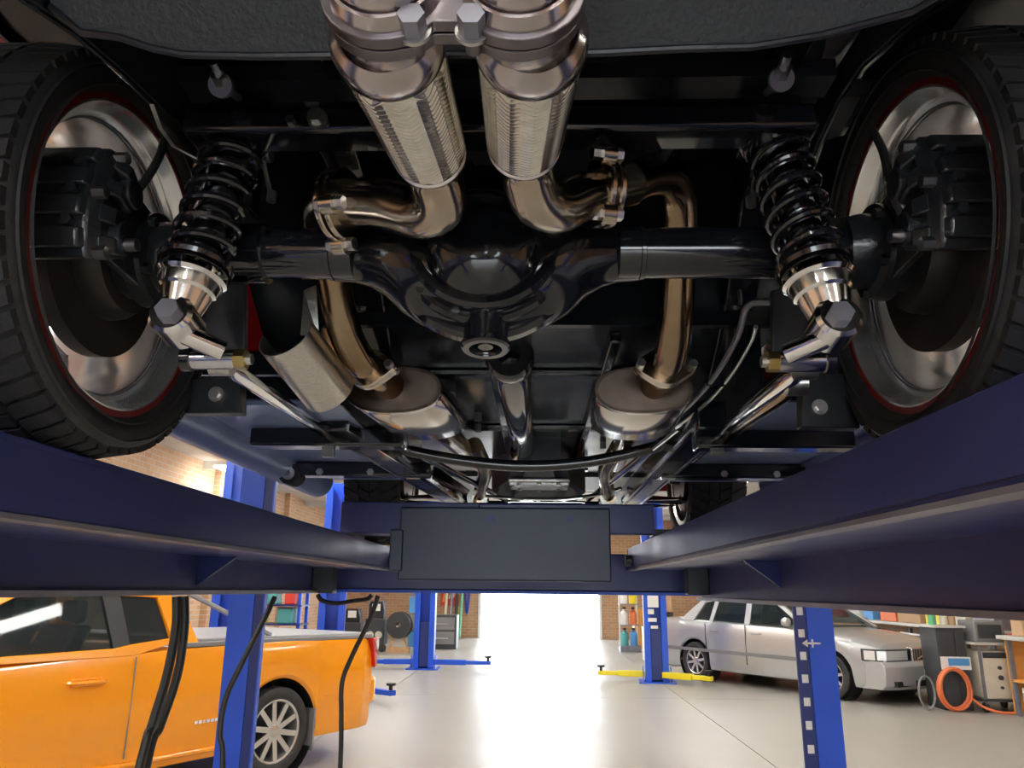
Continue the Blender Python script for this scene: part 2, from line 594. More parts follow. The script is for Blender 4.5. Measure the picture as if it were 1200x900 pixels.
a = [at(207, 699, 2.25), at(206, 735, 2.25), at(196, 790, 2.23), at(178, 850, 2.2), at(166, 890, 2.18)]
hose(a + drop(a[-1], -.1, -.05, .6), .0125, 'thick black hose hanging left of its twin in front of the orange ute door', group=None)
a = [at(216, 699, 2.28), at(216, 735, 2.28), at(208, 790, 2.28), at(188, 850, 2.26), at(172, 895, 2.24)]
hose(a + drop(a[-1], -.08, .06, .5), .0125, 'thick black hose hanging right of its twin in front of the orange ute door')
a = [at(322, 700, 3.0), at(310, 725, 2.95), at(282, 780, 2.9), at(264, 820, 2.9), at(258, 860, 2.9), at(261, 895, 2.9)]
hose(a + drop(a[-1], .03, .05, .4), .010, 'thin black cable sweeping across the front of the near blue hoist post', cat='cable', name='cable')
a = [at(443, 698, 3.1), at(434, 725, 3.1), at(412, 770, 3.1), at(401, 800, 3.1), at(400, 840, 3.1), at(399, 893, 3.1)]
hose(a + drop(a[-1], 0, .05, .3), .009, 'thin black cable hanging in front of the orange ute tail', cat='cable', name='cable')
a = [at(372, 697, 2.9), at(378, 704, 2.9), at(395, 707, 2.9), at(415, 704, 2.95), at(430, 702, 3.0), at(436, 697, 3.0)]
hose(a, .008, 'short black cable looping just below the left hoist runway', cat='cable', name='cable')

# ================================================================== the raised car, seen from below and behind
CX, YA = .035, 1.073
car = empty('raised_car', (CX, 2.2, RZ), 'black and red car raised on the hoist, its glossy underside facing the camera', 'car')
Z = lambda z: CAMZ + z
AL = at(127, 298, YA)           # hub positions as seen
AR = at(1073, 296, YA)
ZL, ZR = AL.z, AR.z
ZA = (ZL + ZR) / 2
RT = .306                        # tyre radius


def rear_wheel(s, hub):
    # s: outward direction; hub: point on the inner lip plane
    ax = V((s, 0, 0))
    o = V(hub)
    KS = .953
    sr = lambda pr: [(x, r * KS) for x, r in pr]
    prof = [(-.002, .250), (-.002, .241), (.006, .236), (.014, .228), (.022, .2215), (.05, .2165), (.11, .2105), (.19, .206), (.235, .207), (.245, .214),
            (.262, .236), (.268, .246), (.262, .25), (.25, .243), (.236, .222), (.19, .213), (.11, .218), (.05, .224), (.025, .229), (.016, .24), (.006, .25)]
    wh = mk().lathe(sr(prof), o, ax, 96).build('rear_wheel', barrel_m, car, ang=50)
    mk().lathe(sr([(-.0035, .2545), (-.0035, .2445), (.002, .2445), (.002, .2545)]), o, ax, 96).build('lip_reflection', red_reflection, wh)  # ring coloured like the red bodywork mirrored in the lip
    for a in (.030, .036):
        mk().lathe(sr([(a, .2215), (a, .217), (a + .002, .217), (a + .002, .2215)]), o, ax, 96).build('barrel_groove', steel_grey, wh)
    # spokes at the outer face
    mk().lathe([(.155, 0.001), (.15, .055), (.155, .066), (.20, .07), (.225, .05), (.225, .001)], o, ax, 32, closed=False).build('hub', polished, wh)
    for k in range(5):
        a = 2 * PI * k / 5 + (.52 if s < 0 else .25)
        d = V((0, math.cos(a), math.sin(a)))
        t = V((0, -math.sin(a), math.cos(a)))
        rings = []
        for r, wd, x0, x1 in ((.05, .034, .165, .215), (.09, .029, .172, .215), (.13, .030, .178, .222), (.17, .036, .180, .230), (.20, .050, .176, .236), (.2105, .066, .172, .238)):
            c = o + d * r * KS
            rings.append([c + ax * x0 + t * (wd * .7), c + ax * (x0 - .008), c + ax * x0 - t * (wd * .7), c + ax * (x0 + x1) / 2 - t * wd, c + ax * x1 - t * (wd * .8), c + ax * x1 + t * (wd * .8), c + ax * (x0 + x1) / 2 + t * wd])
        mk().loft(rings).build('spoke', polished, wh, ang=50)
    # tyre
    tp = [(.006, .249), (-.006, .256), (-.016, .270), (-.020, .284), (-.016, .298), (-.006, .308), (.006, .313), (.132, .316), (.258, .313), (.27, .308), (.282, .295), (.285, .28), (.278, .262), (.262, .249)]
    mk().lathe(sr(tp), o, ax, 96).build('tyre', rubber, wh, ang=60)
    rl = mk()
    for r in (.263, .291):
        rl.lathe(sr([(-.0185, r), (-.022, r + .0015), (-.0185, r + .003)]), o, ax, 72, closed=False)
    rl.build('sidewall_rib', rubber, wh)
    tb = mk()
    n = 64
    for k in range(n):
        a = 2 * PI * k / n
        for x0, x1, sk in ((-.012, .040, .030), (.048, .095, .012), (.103, .150, 0), (.158, .21, -.012), (.218, .274, -.030)):
            vs = []
            for x, kk in ((x0, 0), (x1, 1)):
                for da in (-.5, .5):
                    b = a + da * 2 * PI / n * .74 + sk * (kk - .5) * 2
                    d = V((0, math.cos(b), math.sin(b)))
                    lo = .286 if (x < 0 or x > .27) else .2945
                    hi = .2985 if (x < 0 or x > .27) else RT
                    vs += [o + ax * x + d * lo, o + ax * x + d * hi]
            tb.add(vs, [(0, 1, 3, 2), (4, 6, 7, 5), (0, 4, 5, 1), (2, 3, 7, 6), (1, 5, 7, 3)])
    tb.build('tread', rubber, wh, kind='stuff')
    return wh


HL = V((AL.x + .030, YA, RZ + RT))
HR = V((AR.x - .012, YA, RZ + .010 + RT))
rear_wheel(-1, HL)
rear_wheel(1, HR)

# ------------------------------------------------------------------ brakes
def brake(s, hub):
    ax = V((s, 0, 0))
    o = V(hub)
    d = mk().lathe([(.030, .06), (.030, .150), (.055, .150), (.055, .06)], o, ax, 64).build('brake_disc', disc_m, car)
    mk().lathe([(-.005, .05), (-.005, .082), (.012, .092), (.030, .094), (.030, .05)], o, ax, 48).build('disc_bell', disc_m, d)
    # bearing housing on the axle end
    mk().lathe([(-.10, .036), (-.10, .050), (-.075, .056), (-.06, .056), (-.055, .070), (-.03, .074), (-.02, .060), (-.004, .06), (-.004, .036)], o, ax, 40).build('bearing_housing', cast_iron, d)
    for k in range(5):
        a = 2 * PI * k / 5
        p = o + V((0, math.cos(a), math.sin(a))) * .062
        mk().hexa(p - ax * .066, p - ax * .055, .008).build('bolt', cast_iron, d)
    # caliper straddling the rear edge of the disc
    ref = V((0, -1, 0.1))
    sg = s                                           # lathe turns about ax: keep upward angles positive
    mp = [(-.045, .086), (-.052, .10), (-.052, .162), (-.040, .178), (.085, .178), (.095, .165), (.095, .10), (.085, .09), (.062, .09), (.062, .158), (.024, .158), (.024, .086)]
    b = mk().lathe(mp, o, ax, 14, -.52, .52, ref).build('caliper', cast_iron, car, bevel=.004)
    for a in (-.40, -.13, .14, .41):
        mk().lathe([(-.058, .112), (-.064, .118), (-.064, .150), (-.05, .168), (-.05, .112)], o, ax, 5, a - .08, a + .08, ref).build('caliper_rib', cast_iron, b, bevel=.003)
    dd, uu, bb = ax, (ref - ax * ref.dot(ax)).normalized(), None
    bb = dd.cross(uu)
    for a in (-.28, .28):
        c = o + (uu * math.cos(a) + bb * math.sin(a)) * .125
        mk().cyl(c - ax * .068, c - ax * .05, .021, n=24).build('piston_cap', cast_iron, b, bevel=.002)
    for a, r in ((-.47, .165), (.47, .165), (0, .176)):
        c = o + (uu * math.cos(a) + bb * math.sin(a)) * r
        mk().hexa(c - ax * .062, c - ax * .045, .009).build('bolt', zinc, b)
    for a in (-.36, -.12, .12, .36):
        mk().lathe([(-.040, .176), (-.034, .187), (.074, .187), (.080, .176)], o, ax, 4, a - .075, a + .075, ref).build('bridge_rib', cast_iron, b, bevel=.003)
    for a in (-.24, 0, .24):
        c = o + (uu * math.cos(a) + bb * math.sin(a)) * .178
        n_ = (uu * math.cos(a) + bb * math.sin(a))
        for x in (-.02, .055):
            mk().hexa(c + ax * x - n_ * .004, c + ax * x + n_ * .012, .008).build('bridge_bolt', cast_iron, b)
    # lower slide pin lug
    c = o + V((0, -.125, -.035))
    mk().cyl(c - ax * .07, c + ax * .03, .014, n=16).build('slide_pin', cast_iron, b)
    mk().cyl(c - ax * .085, c - ax * .07, .009, n=12).build('pin_bolt', zinc, b)
    # mounting bracket arm from axle to caliper
    q = o + V((0, -.02, 0))
    mk().prism([o + V((-.048 * s, -.03, .06)), o + V((-.048 * s, -.115, .075)), o + V((-.048 * s, -.125, -.055)), o + V((-.048 * s, -.03, -.06))], (s * .012, 0, 0)).build('caliper_bracket', cast_iron, b, bevel=.002)
    return b


bl = brake(-1, HL)
br_ = brake(1, HR)


def brake_hose(s, pts_hose, pts_pipe, banjo):
    h = mk().tube(smooth(pts_hose, 8), .0062, 10).build('brake_hose', rubber_hose, car)
    e = pts_hose[-1]
    dirv = (pts_hose[-1] - pts_hose[-2]).normalized()
    mk().tube([e - dirv * .012, e + dirv * .004, e + dirv * .010, e + dirv * .026], [.0095, .0095, .008, .008], 12).build('hose_ferrule', zinc, h)
    mk().tube(smooth([e + dirv * .02] + pts_pipe, 6), .006, 10).build('banjo_pipe', zinc, h)
    mk().cyl(banjo + V((-s * .014, -.004, 0)), banjo + V((s * .012, 0, 0)), .0115, n=18).build('banjo_bolt', zinc, h)


brake_hose(-1, [at(192, 165, 1.0), at(186, 185, .99), at(170, 212, .98), at(146, 240, .97)], [at(125, 257, .962), at(108, 259, .96), at(90, 257, .96)], at(90, 257, .96))
brake_hose(1, [at(1022, 152, 1.0), at(1034, 175, .99), at(1042, 205, .98), at(1054, 237, .97)], [at(1072, 253, .962), at(1088, 256, .96), at(1102, 253, .96)], at(1102, 253, .96))

# ------------------------------------------------------------------ rear axle with differential
ax_pts_l = [V((HL.x + .06, YA, HL.z)), V((CX - .20, YA, ZA))]
DC = at(568, 318, 1.06)         # differential centre
DX = DC.x
def _weld(x):
    mk().lathe([(-.004, .0385), (-.003, .0405), (.003, .0405), (.004, .0385)], (x, YA, ZA), (1, 0, 0), 40, closed=False).build('weld_bead', black_gloss, axle)
# banjo housing: tapers from the centre out to the tubes
half = ((-.235, .036, .037, 0), (-.20, .040, .040, 0), (-.175, .048, .047, -.001), (-.15, .058, .062, -.003), (-.125, .064, .084, -.006), (-.095, .068, .100, -.010), (-.05, .070, .112, -.012), (0, .070, .116, -.013))
ringsets = list(half) + [(-u, a, b, c) for u, a, b, c in half[-2::-1]]
rings = []
for u, ry, rz, dz in ringsets:
    rings.append([V((DX + u, YA + .012 + ry * math.cos(2 * PI * k / 36), ZA + dz + rz * math.sin(2 * PI * k / 36))) for k in range(36)])
axle = mk().loft(rings).build('rear_axle', black_gloss, car, ang=60)
mk().cyl(V((HL.x + .08, YA, ZL)), V((DX - .20, YA, ZA)), .0385, n=40).build('axle_tube', black_gloss, axle)
mk().cyl(V((HR.x - .08, YA, ZR)), V((DX + .20, YA, ZA)), .0385, n=40).build('axle_tube', black_gloss, axle)
_weld(DX - .235)
_weld(DX + .235)
# rounded rear cover
cv = V((DX, YA - .055, ZA - .006))
prof = [(-.040, .001), (-.039, .03), (-.032, .056), (-.020, .074), (-.004, .086), (.010, .090), (.03, .092), (.04, .10)]
mk().lathe(prof, cv, (0, 1, .0), 64, closed=False).build('rear_cover', black_gloss, axle, ang=40)
# stacked flange rings stepping out around the cover
fr = V((DX, YA - .022, ZA + .008))
tilt = V((0, 1, -.06))
mk().lathe([(-.030, .100), (-.030, .112), (-.024, .117), (-.016, .117), (-.012, .112), (-.012, .095)], fr, tilt, 72).build('flange_ring', black_gloss, axle, ang=30)
mk().lathe([(-.010, .10), (-.010, .127), (-.004, .132), (.004, .132), (.010, .127), (.010, .10)], fr, tilt, 72).build('flange_ring', black_gloss, axle, ang=30)
mk().lathe([(.014, .10), (.014, .142), (.020, .149), (.036, .149), (.044, .142), (.046, .10)], fr, tilt, 72).build('flange_ring', black_gloss, axle, ang=30)
mk().lathe([(.046, .135), (.085, .130), (.13, .115), (.19, .085), (.24, .062), (.29, .05), (.31, .05), (.31, .001)], fr, tilt, 56, closed=False).build('carrier_nose', black_gloss, axle, ang=50)
for k in range(12):
    a = 2 * PI * k / 12 + .2
    p = fr + V((math.cos(a) * .122, -.010, math.sin(a) * .122))
    mk().hexa(p - V((0, .010, 0)), p, .007).build('flange_nut', black_gloss, axle)
# boss under the housing, its open end facing down
bo = at(569, 410, 1.055)
bd = V((0, .12, 1))
mk().lathe([(.0, .024), (.0, .033), (.003, .036), (.010, .036), (.014, .032), (.06, .036), (.06, .02), (.010, .02)], bo, bd, 40).build('bottom_boss', black_gloss, axle, ang=30)
mk().lathe([(.004, .001), (.004, .011), (.012, .015), (.02, .015), (.02, .001)], bo, bd, 24, closed=False).build('boss_plug', black_gloss, axle)
for sgn in (-1, 1):             # side gussets with a bolt ear each
    e = V((DX + sgn * .108, YA - .060, ZA + .028))
    mk().lathe([(-.01, .001), (-.01, .022), (.03, .026), (.03, .001)], e, (0, 1, 0), 24, closed=False).build('side_lug', black_gloss, axle)
    for q in (0, 1):
        p = V((DX + sgn * (.105 - .010 * q), YA - .055, ZA - .012 - .035 * q))
        mk().hexa(p, p + V((0, .02, 0)), .010).build('side_nut', black_gloss, axle)
    # saddles where coilover brackets hang from the tube
    x = CX + sgn * .475
    z = ZL if sgn < 0 else ZR
    mk().lathe([(-.03, .0385), (-.03, .046), (.03, .046), (.03, .0385)], (x, YA, z), (1, 0, 0), 32).build('saddle', black_gloss, axle)

# ------------------------------------------------------------------ drive shaft
a, b = at(598, 424, 1.40), at(614, 528, 2.62)
ds = mk().tube([a, a.lerp(b, .04), a.lerp(b, .06), a.lerp(b, .94), a.lerp(b, .97), b], [.022, .024, .036, .036, .026, .024], 32).build('drive_shaft', black_gloss, car)
dd = (b - a).normalized()
mk().lathe([(-.05, .02), (-.05, .04), (-.04, .046), (-.01, .046), (0, .03)], a, dd, 24, closed=False).build('pinion_yoke', black_gloss, ds)
mk().lathe([(0, .03), (.02, .048), (.05, .05), (.06, .05), (.06, .02)], b, dd, 24, closed=False).build('shaft_yoke', chrome, ds)

# ------------------------------------------------------------------ coilovers
def coilover(s, top, bot):
    top, bot = V(top), V(bot)
    d = (bot - top).normalized()
    L = (bot - top).length
    P = lambda t: top + d * (L * t)
    c = mk().tube([P(.0), P(.10), P(.101), P(.70), P(.701), P(.76)], [.012, .012, .026, .026, .030, .030], 28).build('coilover', damper_m, car)
    # spring
    _, u, w_ = basis(d)
    pts = []
    turns, n = 6.6, 24
    N = int(turns * n)
    for k in range(N + 1):
        t = k / N
        f = .06 + (.70 - .06) * t
        a = 2 * PI * turns * t
        pts.append(P(f) + (u * math.cos(a) + w_ * math.sin(a)) * .0385)
    mk().tube(pts, .0062, 10).build('coil_spring', spring_m, c)
    mk().lathe([(0, .014), (-.004, .03), (.0, .046), (.006, .047), (.010, .04), (.010, .014)], P(.045), d, 32).build('spring_perch', spring_m, c)
    mk().lathe([(0, .026), (0, .048), (.006, .050), (.012, .048), (.012, .026)], P(.705), d, 40).build('spring_collar', spring_m, c)
    mk().lathe([(0, .026), (0, .044), (.004, .046), (.014, .046), (.018, .042), (.018, .026)], P(.755), d, 40).build('adjuster_ring', chrome, c)
    mk().tube([P(.78), P(.80), P(.86), P(.88)], [.041, .041, .037, .030], 32).build('damper_body', polished, c)
    # clevis: two polished ears with eye
    _, e, _ = basis(d)
    ear = V((0, -1, 0))
    ear = (ear - d * ear.dot(d)).normalized()
    side = d.cross(ear)
    mk().tube([P(.86), P(.90), P(.96), P(1.0)], [.034, .031, .026, .024], 28).build('clevis_neck', polished, c, ang=50)
    mk().lathe([(-.027, .010), (-.027, .024), (-.022, .029), (.022, .029), (.027, .024), (.027, .010)], P(1.0), ear, 36).build('clevis_eye', polished, c, ang=30)
    mk().cyl(P(1.0) - ear * .045, P(1.0) + ear * .028, .012, n=16).build('clevis_pin', zinc, c)
    mk().hexa(P(1.0) + ear * .027, P(1.0) + ear * .036, .0155).build('clevis_bolt_head', steel_grey, c)
    # eye stud carried on towards the bracket
    q = P(1.0)
    mk().cyl(q + d * .012, q + V((-s * .052, .03, -.030)), .014, n=20).build('lower_stud', chrome, c)
    # top mount bracket
    mk().box(P(.0) + V((0, .01, .01)), (.085, .06, .07)).build('top_bracket', black_gloss, c, bevel=.004)
    mk().hexa(P(.02) + V((0, -.035, .0)), P(.02) + V((0, -.02, 0)), .012).build('top_bolt', zinc, c)
    return c


coilover(-1, at(280, 158, .985), at(208, 377, .93))
coilover(1, at(902, 152, .985), at(976, 381, .93))

# lower coilover brackets, cross bolts and trailing-arm plates
for s, bpx, plate in ((-1, (240, 421), [(232, 425), (287, 425), (287, 330), (252, 330), (238, 380)]), (1, (950, 424), [(955, 428), (905, 428), (905, 340), (940, 335), (952, 380)])):
    q = at(bpx[0], bpx[1], 1.03)
    pb = mk().prism([at(x, y, 1.06) for x, y in plate], (0, .012, 0)).build('lower_bracket', black_satin, car, bevel=.002)
    mk().prism([at(x, y, 1.12) for x, y in plate], (0, .012, 0)).build('bracket_plate', black_satin, pb)
    mk().cyl(q + V((s * .022, 0, 0)), q + V((-s * .045, 0, 0)), .0145, n=20).build('cross_bolt', damper_m, pb)
    mk().cyl(q + V((s * .030, 0, 0)), q + V((s * .018, 0, 0)), .018, n=20).build('washer', black_gloss, pb)
    mk().hexa(q + V((-s * .045, 0, 0)), q + V((-s * .060, 0, 0)), .015).build('lock_nut', brass, pb)
    mk().cyl(q + V((-s * .060, 0, 0)), q + V((-s * .068, 0, 0)), .008, n=10).build('stud_end', zinc, pb)
    # plate hanging below with a single bolt
    pl = [(207, 448), (282, 434), (282, 484), (212, 484)] if s < 0 else [(940, 434), (1010, 440), (1008, 502), (940, 500)]
    pp = mk().prism([at(x, y, 1.30) for x, y in pl], (0, .03, 0)).build('chassis_plate', black_satin, car, bevel=.002)
    c = at(255, 463, 1.30) if s < 0 else at(959, 478, 1.30)
    mk().cyl(c - V((0, .008, 0)), c, .0135, n=20).build('plate_washer', zinc, pp)
    mk().hexa(c - V((0, .014, 0)), c - V((0, .007, 0)), .008).build('plate_bolt', zinc, pp)
# red bodywork showing between brackets
rd = mk().prism([at(x, y, 1.42) for x, y in ((276, 325), (290, 326), (313, 410), (276, 412))], (0, .01, 0)).build('red_panel', red_paint, car)
tag(rd, 'red painted bodywork strip')
rd = mk().prism([at(x, y, 1.42) for x, y in ((905, 418), (925, 418), (918, 372), (912, 372))], (0, .01, 0)).prism([at(x, y, 1.42) for x, y in ((930, 412), (945, 412), (942, 372), (932, 372))], (0, .01, 0)).build('red_panel', red_paint, car)

# ------------------------------------------------------------------ exhaust
PR = .0335


def flex(p0, p1, r, parent):
    # braided flexible joint: chevron strands pressed into the sleeve
    p0, p1 = V(p0), V(p1)
    d, u, b = basis(p1 - p0)
    L = (p1 - p0).length
    rings = []
    NR, NA = 250, 144
    for i in range(NR + 1):
        t = i / NR
        ring = []
        env = r * (1 - .10 * max(0, (abs(t - .5) - .42) / .08))
        for k in range(NA):
            a = 2 * PI * k / NA
            g = a / (2 * PI) * 11
            tri = abs((g % 1) - .5)
            ph = t * L / .0105 + tri * 2.0
            h = .5 + .5 * math.sin(2 * PI * ph)
            rr = env + .0030 * (h ** .6)
            ring.append(p0 + d * (L * t) + (u * math.cos(a) + b * math.sin(a)) * rr)
        rings.append(ring)
    o = mk().loft(rings, caps=False).build('braided_flex', braid_m, parent, ang=80)
    return o


def exhaust(fx_top, fx_bot, path, flange_at, s):
    P = smooth(path, 8)
    ex = mk().tube(P, PR, 32).build('exhaust_pipe', stainless, car, ang=60)
    d = (V(fx_bot) - V(fx_top)).normalized()
    flex(fx_top, fx_bot, .0415, ex)
    T = V(fx_top)
    B = V(fx_bot)
    mk().lathe([(-.034, .0360), (-.030, .0380), (-.024, .0425), (-.018, .0455), (-.012, .0465), (0, .046), (.006, .0435)], T, d, 48, closed=False).build('flex_collar', collar_m, ex, ang=50)
    mk().lathe([(-.004, .0425), (-.003, .044), (.004, .0435), (.010, .036), (.010, .03), (-.004, .03)], B, d, 48).build('flex_collar', collar_m, ex, ang=50)
    fc, fd = V(flange_at[0]), V(flange_at[1]).normalized()
    for off in (-.008, .006):
        mk().lathe([(off - .004, .033), (off - .004, .050), (off - .002, .052), (off + .003, .052), (off + .005, .050), (off + .005, .033)], fc, fd, 40).build('joint_flange', stainless, ex)
    _, u, b = basis(fd)
    for a in flange_at[2]:
        p = fc + V((0, math.cos(a), math.sin(a))) * .056
        mk().cyl(p - fd * .010, p + fd * .010, .015, n=20).build('flange_ear', stainless, ex)
        mk().hexa(p - fd * .022, p + fd * .022, .0095).build('flange_bolt', zinc, ex)
    return ex


def cap_bolt(p, d, r, parent, name='bolt'):
    return mk().hexa(p, V(p) + V(d), r).build(name, zinc, parent)


fl_top, fl_bot = at(456, 54, .530), at(503, 178, .80)
pl = [fl_bot - (fl_bot - fl_top).normalized() * .02, at(508, 200, .835), at(516, 236, .875), at(498, 249, .905), at(460, 240, .93), at(424, 237, .96), at(398, 238, .985)]
exL = exhaust(fl_top, fl_bot, pl, (at(399, 240, .985), V((-1, .35, .1)), (3.6, 5.1)), -1)
fr_top, fr_bot = at(622, 52, .530), at(614, 168, .80)
pr = [fr_bot - (fr_bot - fr_top).normalized() * .02, at(616, 194, .835), at(628, 232, .875), at(652, 243, .905), at(680, 232, .935), at(712, 222, .975), at(735, 216, 1.0)]
exR = exhaust(fr_top, fr_bot, pr, (at(708, 224, .972), V((1, .35, .1)), (2.6, 4.2)), 1)
# over-axle pipes down to the mufflers
for s, pts, fpos, mface, mback in (
        (-1, [at(398, 238, .985), at(386, 238, 1.03), at(379, 243, 1.09), at(378, 262, 1.165), at(383, 292, 1.22), at(390, 325, 1.26), at(401, 378, 1.31), at(414, 410, 1.36), at(431, 432, 1.43), at(462, 456, 1.55)], 8, (462, 457, 1.53), (500, 492, 1.84)),
        (1, [at(735, 216, 1.0), at(758, 207, 1.04), at(782, 208, 1.09), at(794, 232, 1.15), at(796, 275, 1.21), at(794, 330, 1.26), at(791, 380, 1.31), at(787, 408, 1.36), at(780, 430, 1.43), at(764, 456, 1.55)], 8, (754, 457, 1.53), (742, 492, 1.84))):
    P = smooth(pts, 8)
    op = mk().tube(P, .0305, 32).build('over_axle_pipe', heat_pipe, car, ang=60)
    # triangular two-bolt flange at the muffler inlet
    c = V(pts[8])
    d = (V(pts[9]) - V(pts[7])).normalized()
    side = d.cross(V((0, 0, 1))).normalized()
    upv = side.cross(d)
    for off in (-.008, .004):
        poly = []
        for k in range(28):
            a = 2 * PI * k / 28
            rr = .040 + .020 * abs(math.cos(a)) ** 6
            poly.append(c + d * off + side * (rr * math.cos(a)) + upv * (.040 * math.sin(a)))
        mk().prism(poly, d * .010).build('pipe_flange', stainless, op, bevel=.001)
    for q in (-1, 1):
        p = c + side * (.050 * q)
        mk().hexa(p - d * .020, p + d * .022, .009).build('flange_bolt', zinc, op)
    # muffler: flat oval can
    A, B = at(*mface), at(*mback)
    d = (B - A).normalized()
    side = d.cross(V((0, 0, 1))).normalized()
    upv = side.cross(d)
    tiltv = d

    def oval(cc, a, b_, n=48):
        return [cc + side * (a * math.copysign(abs(math.cos(2 * PI * k / n)) ** .85, math.cos(2 * PI * k / n))) + upv * (b_ * math.copysign(abs(math.sin(2 * PI * k / n)) ** .85, math.sin(2 * PI * k / n))) for k in range(n)]
    L = (B - A).length
    mf = mk().loft([oval(A + d * .004, .096, .046), oval(A + d * .012, .100, .050), oval(A + d * (L - .012), .104, .053), oval(B, .100, .049)]).build('muffler', muffler_m, car, ang=40)
    mk().loft([oval(A - d * .004, .099, .049), oval(A - d * .004, .092, .043), oval(A + d * .006, .088, .039)]).build('end_cap', muffler_cap, mf)
    mk().loft([oval(A - d * .006, .101, .051), oval(A + d * .006, .1015, .0515)], caps=False).build('cap_seam', muffler_m, mf)
    mk().tube([B - d * .02, B + d * .05, B + d * .12 + V((-s * -.0, 0, .01)), B + d * .9 + V((0, 0, .02))], [.034, .031, .03, .03], 24).build('front_pipe', heat_pipe, mf)

# twin flange plate at the top, with its two front bolts
tf = empty('twin', (0, 0, 0))
bpy.data.objects.remove(tf)
fc = (fl_top + fr_top) / 2
dl = (fl_bot - fl_top).normalized()
dr = (fr_bot - fr_top).normalized()
cL, cR = at(455, 4, .468), at(609, 4, .468)
nrm = V((0, .97, -.10)).normalized()
xa = (cR - cL).normalized()
ya = nrm.cross(xa).normalized()
if ya.y > 0:
    ya = -ya


def outline(rad, n=20):
    # dumb-bell outline around the two pipe centres
    pts = []
    for k in range(n + 1):
        a = -PI * .78 / 1 + 2 * PI * .78 * k / n
        pts.append(cR + xa * (rad * math.cos(a)) + ya * (rad * math.sin(a)))
    for k in range(n + 1):
        a = PI - PI * .78 + 2 * PI * .78 * k / n
        pts.append(cL + xa * (rad * math.cos(a)) + ya * (rad * math.sin(a)))
    return pts


tp = mk().prism(outline(.046), nrm * .010).build('twin_flange', flange_m, car, bevel=.001)
mk().prism([p - nrm * .013 for p in outline(.0475)], nrm * .010).build('mating_flange', flange_m, tp, bevel=.001)
mid = (cL + cR) / 2
for px in (484, 553):
    rv = ray(px, 31)
    p = CAM + rv * ((mid - nrm * .013 - CAM).dot(nrm) / rv.dot(nrm))
    # bolt axis along the flange normal
    mk().hexa(p - nrm * .012, p + nrm * .004, .0098).build('flange_bolt', steel_grey, tp)
    mk().cyl(p + nrm * .004, p + nrm * .022, .006, n=12).build('bolt_shank', flange_m, tp)
    mk().lathe([(.003, .007), (.003, .0125), (.006, .0125), (.006, .007)], p, nrm, 24).build('washer', zinc, tp)
for c, T, d_ in ((cL, fl_top, dl), (cR, fr_top, dr)):
    mk().lathe([(-.013, .034), (-.024, .036), (-.024, .039), (-.013, .042)], c, nrm, 40).build('weld_collar', collar_m, tp, ang=50)
    mk().tube(smooth([c - nrm * .012, c - nrm * .03 + V((0, 0, .006)), c - nrm * .045 + V((0, 0, .03)), c - nrm * .05 + V((0, 0, .08)), c - nrm * .05 + V((0, -.01, .16))], 6), .036, 32).build('tail_pipe', collar_m, tp, ang=50)
    mk().tube(smooth([c + nrm * .006, c.lerp(T - d_ * .012, .5), T - d_ * .012, T], 6), .0362, 32).build('inlet_pipe', collar_m, tp, ang=50)

# ------------------------------------------------------------------ chassis and underbody
# rear pan: coated sheet whose lower edge dips in the middle
edge = [(60, 8), (95, 38), (140, 44), (180, 57), (215, 64), (300, 66), (400, 65), (560, 64), (700, 62), (800, 57), (880, 55), (960, 42), (1030, 24), (1068, 14), (1100, -5)]
YP = .66
bot = [at(x, y, YP) for x, y in edge]
mk().prism(bot + [V((bot[-1].x, YP - .25, Z(.98))), V((bot[0].x, YP - .25, Z(.98)))], (0, .006, 0)).build('rear_pan', rear_pan_m, car)
pb = [p + V((0, .0, 0)) for p in bot]
mk().tube(pb, .004, 8).build('pan_edge', black_satin, car)
# vertical face of the boot floor and the rear crossmember
bf = mk().bx(CX - .62, CX + .62, .70, 2.0, Z(.86), Z(.875)).build('boot_floor', black_under, car)
xm0, xm1 = at(212, 136, .93), at(962, 134, .93)
xm = mk().bx(xm0.x, xm1.x, .93, .99, at(600, 151, .93).z, at(600, 121, .93).z).build('rear_crossmember', black_gloss, car, bevel=.008)
mk().bx(xm0.x - .03, xm1.x + .03, .935, .985, at(600, 100, .95).z, at(600, 82, .95).z).build('upper_rail', black_satin, xm)
for px, py in ((262, 103), (913, 96)):
    p = at(px, py, .90)
    mk().cyl(p + V((0, -.012, -.004)), p + V((0, -.004, 0)), .0165, n=20).cyl(p + V((0, -.004, 0)), p + V((0, .05, .02)), .006, n=10).build('mount_washer', steel_grey, xm)
    mk().hexa(p + V((0, -.026, .004)), p + V((0, -.010, .002)), .0105).build('mount_bolt', zinc, xm)
    mk().cyl(p + V((0, -.04, .012)), p + V((0, -.02, .010)), .007, n=10).build('mount_stud', zinc, xm)
p = at(372, 139, .925)
mk().hexa(p + V((0, -.012, 0)), p + V((0, .008, 0)), .011).cyl(p + V((0, -.004, 0)), p + V((0, .004, 0)), .014).build('link_bolt', zinc, xm)
p = at(341, 142, .925)
mk().hexa(p + V((0, -.006, 0)), p + V((0, .008, 0)), .007).build('link_bolt', zinc, xm)
# bracket arm hanging beside the left pipe, and its twin
for px, s in ((372, -1), (790, 1)):
    pts = [at(px, 145, .99), at(px - 2 * s, 165, 1.0), at(px + 12 * s * -1, 180, 1.02), at(px + 20 * s * -1, 200, 1.05)]
    mk().tube(smooth(pts, 5), .009, 10).build('hanger_rod', black_satin, car)
    q = at(px - 26 * s, 172, 1.03)
    mk().cyl(q - V((.012, 0, 0)), q + V((.012, 0, 0)), .014, n=16).build('hanger_bush', black_satin, car)
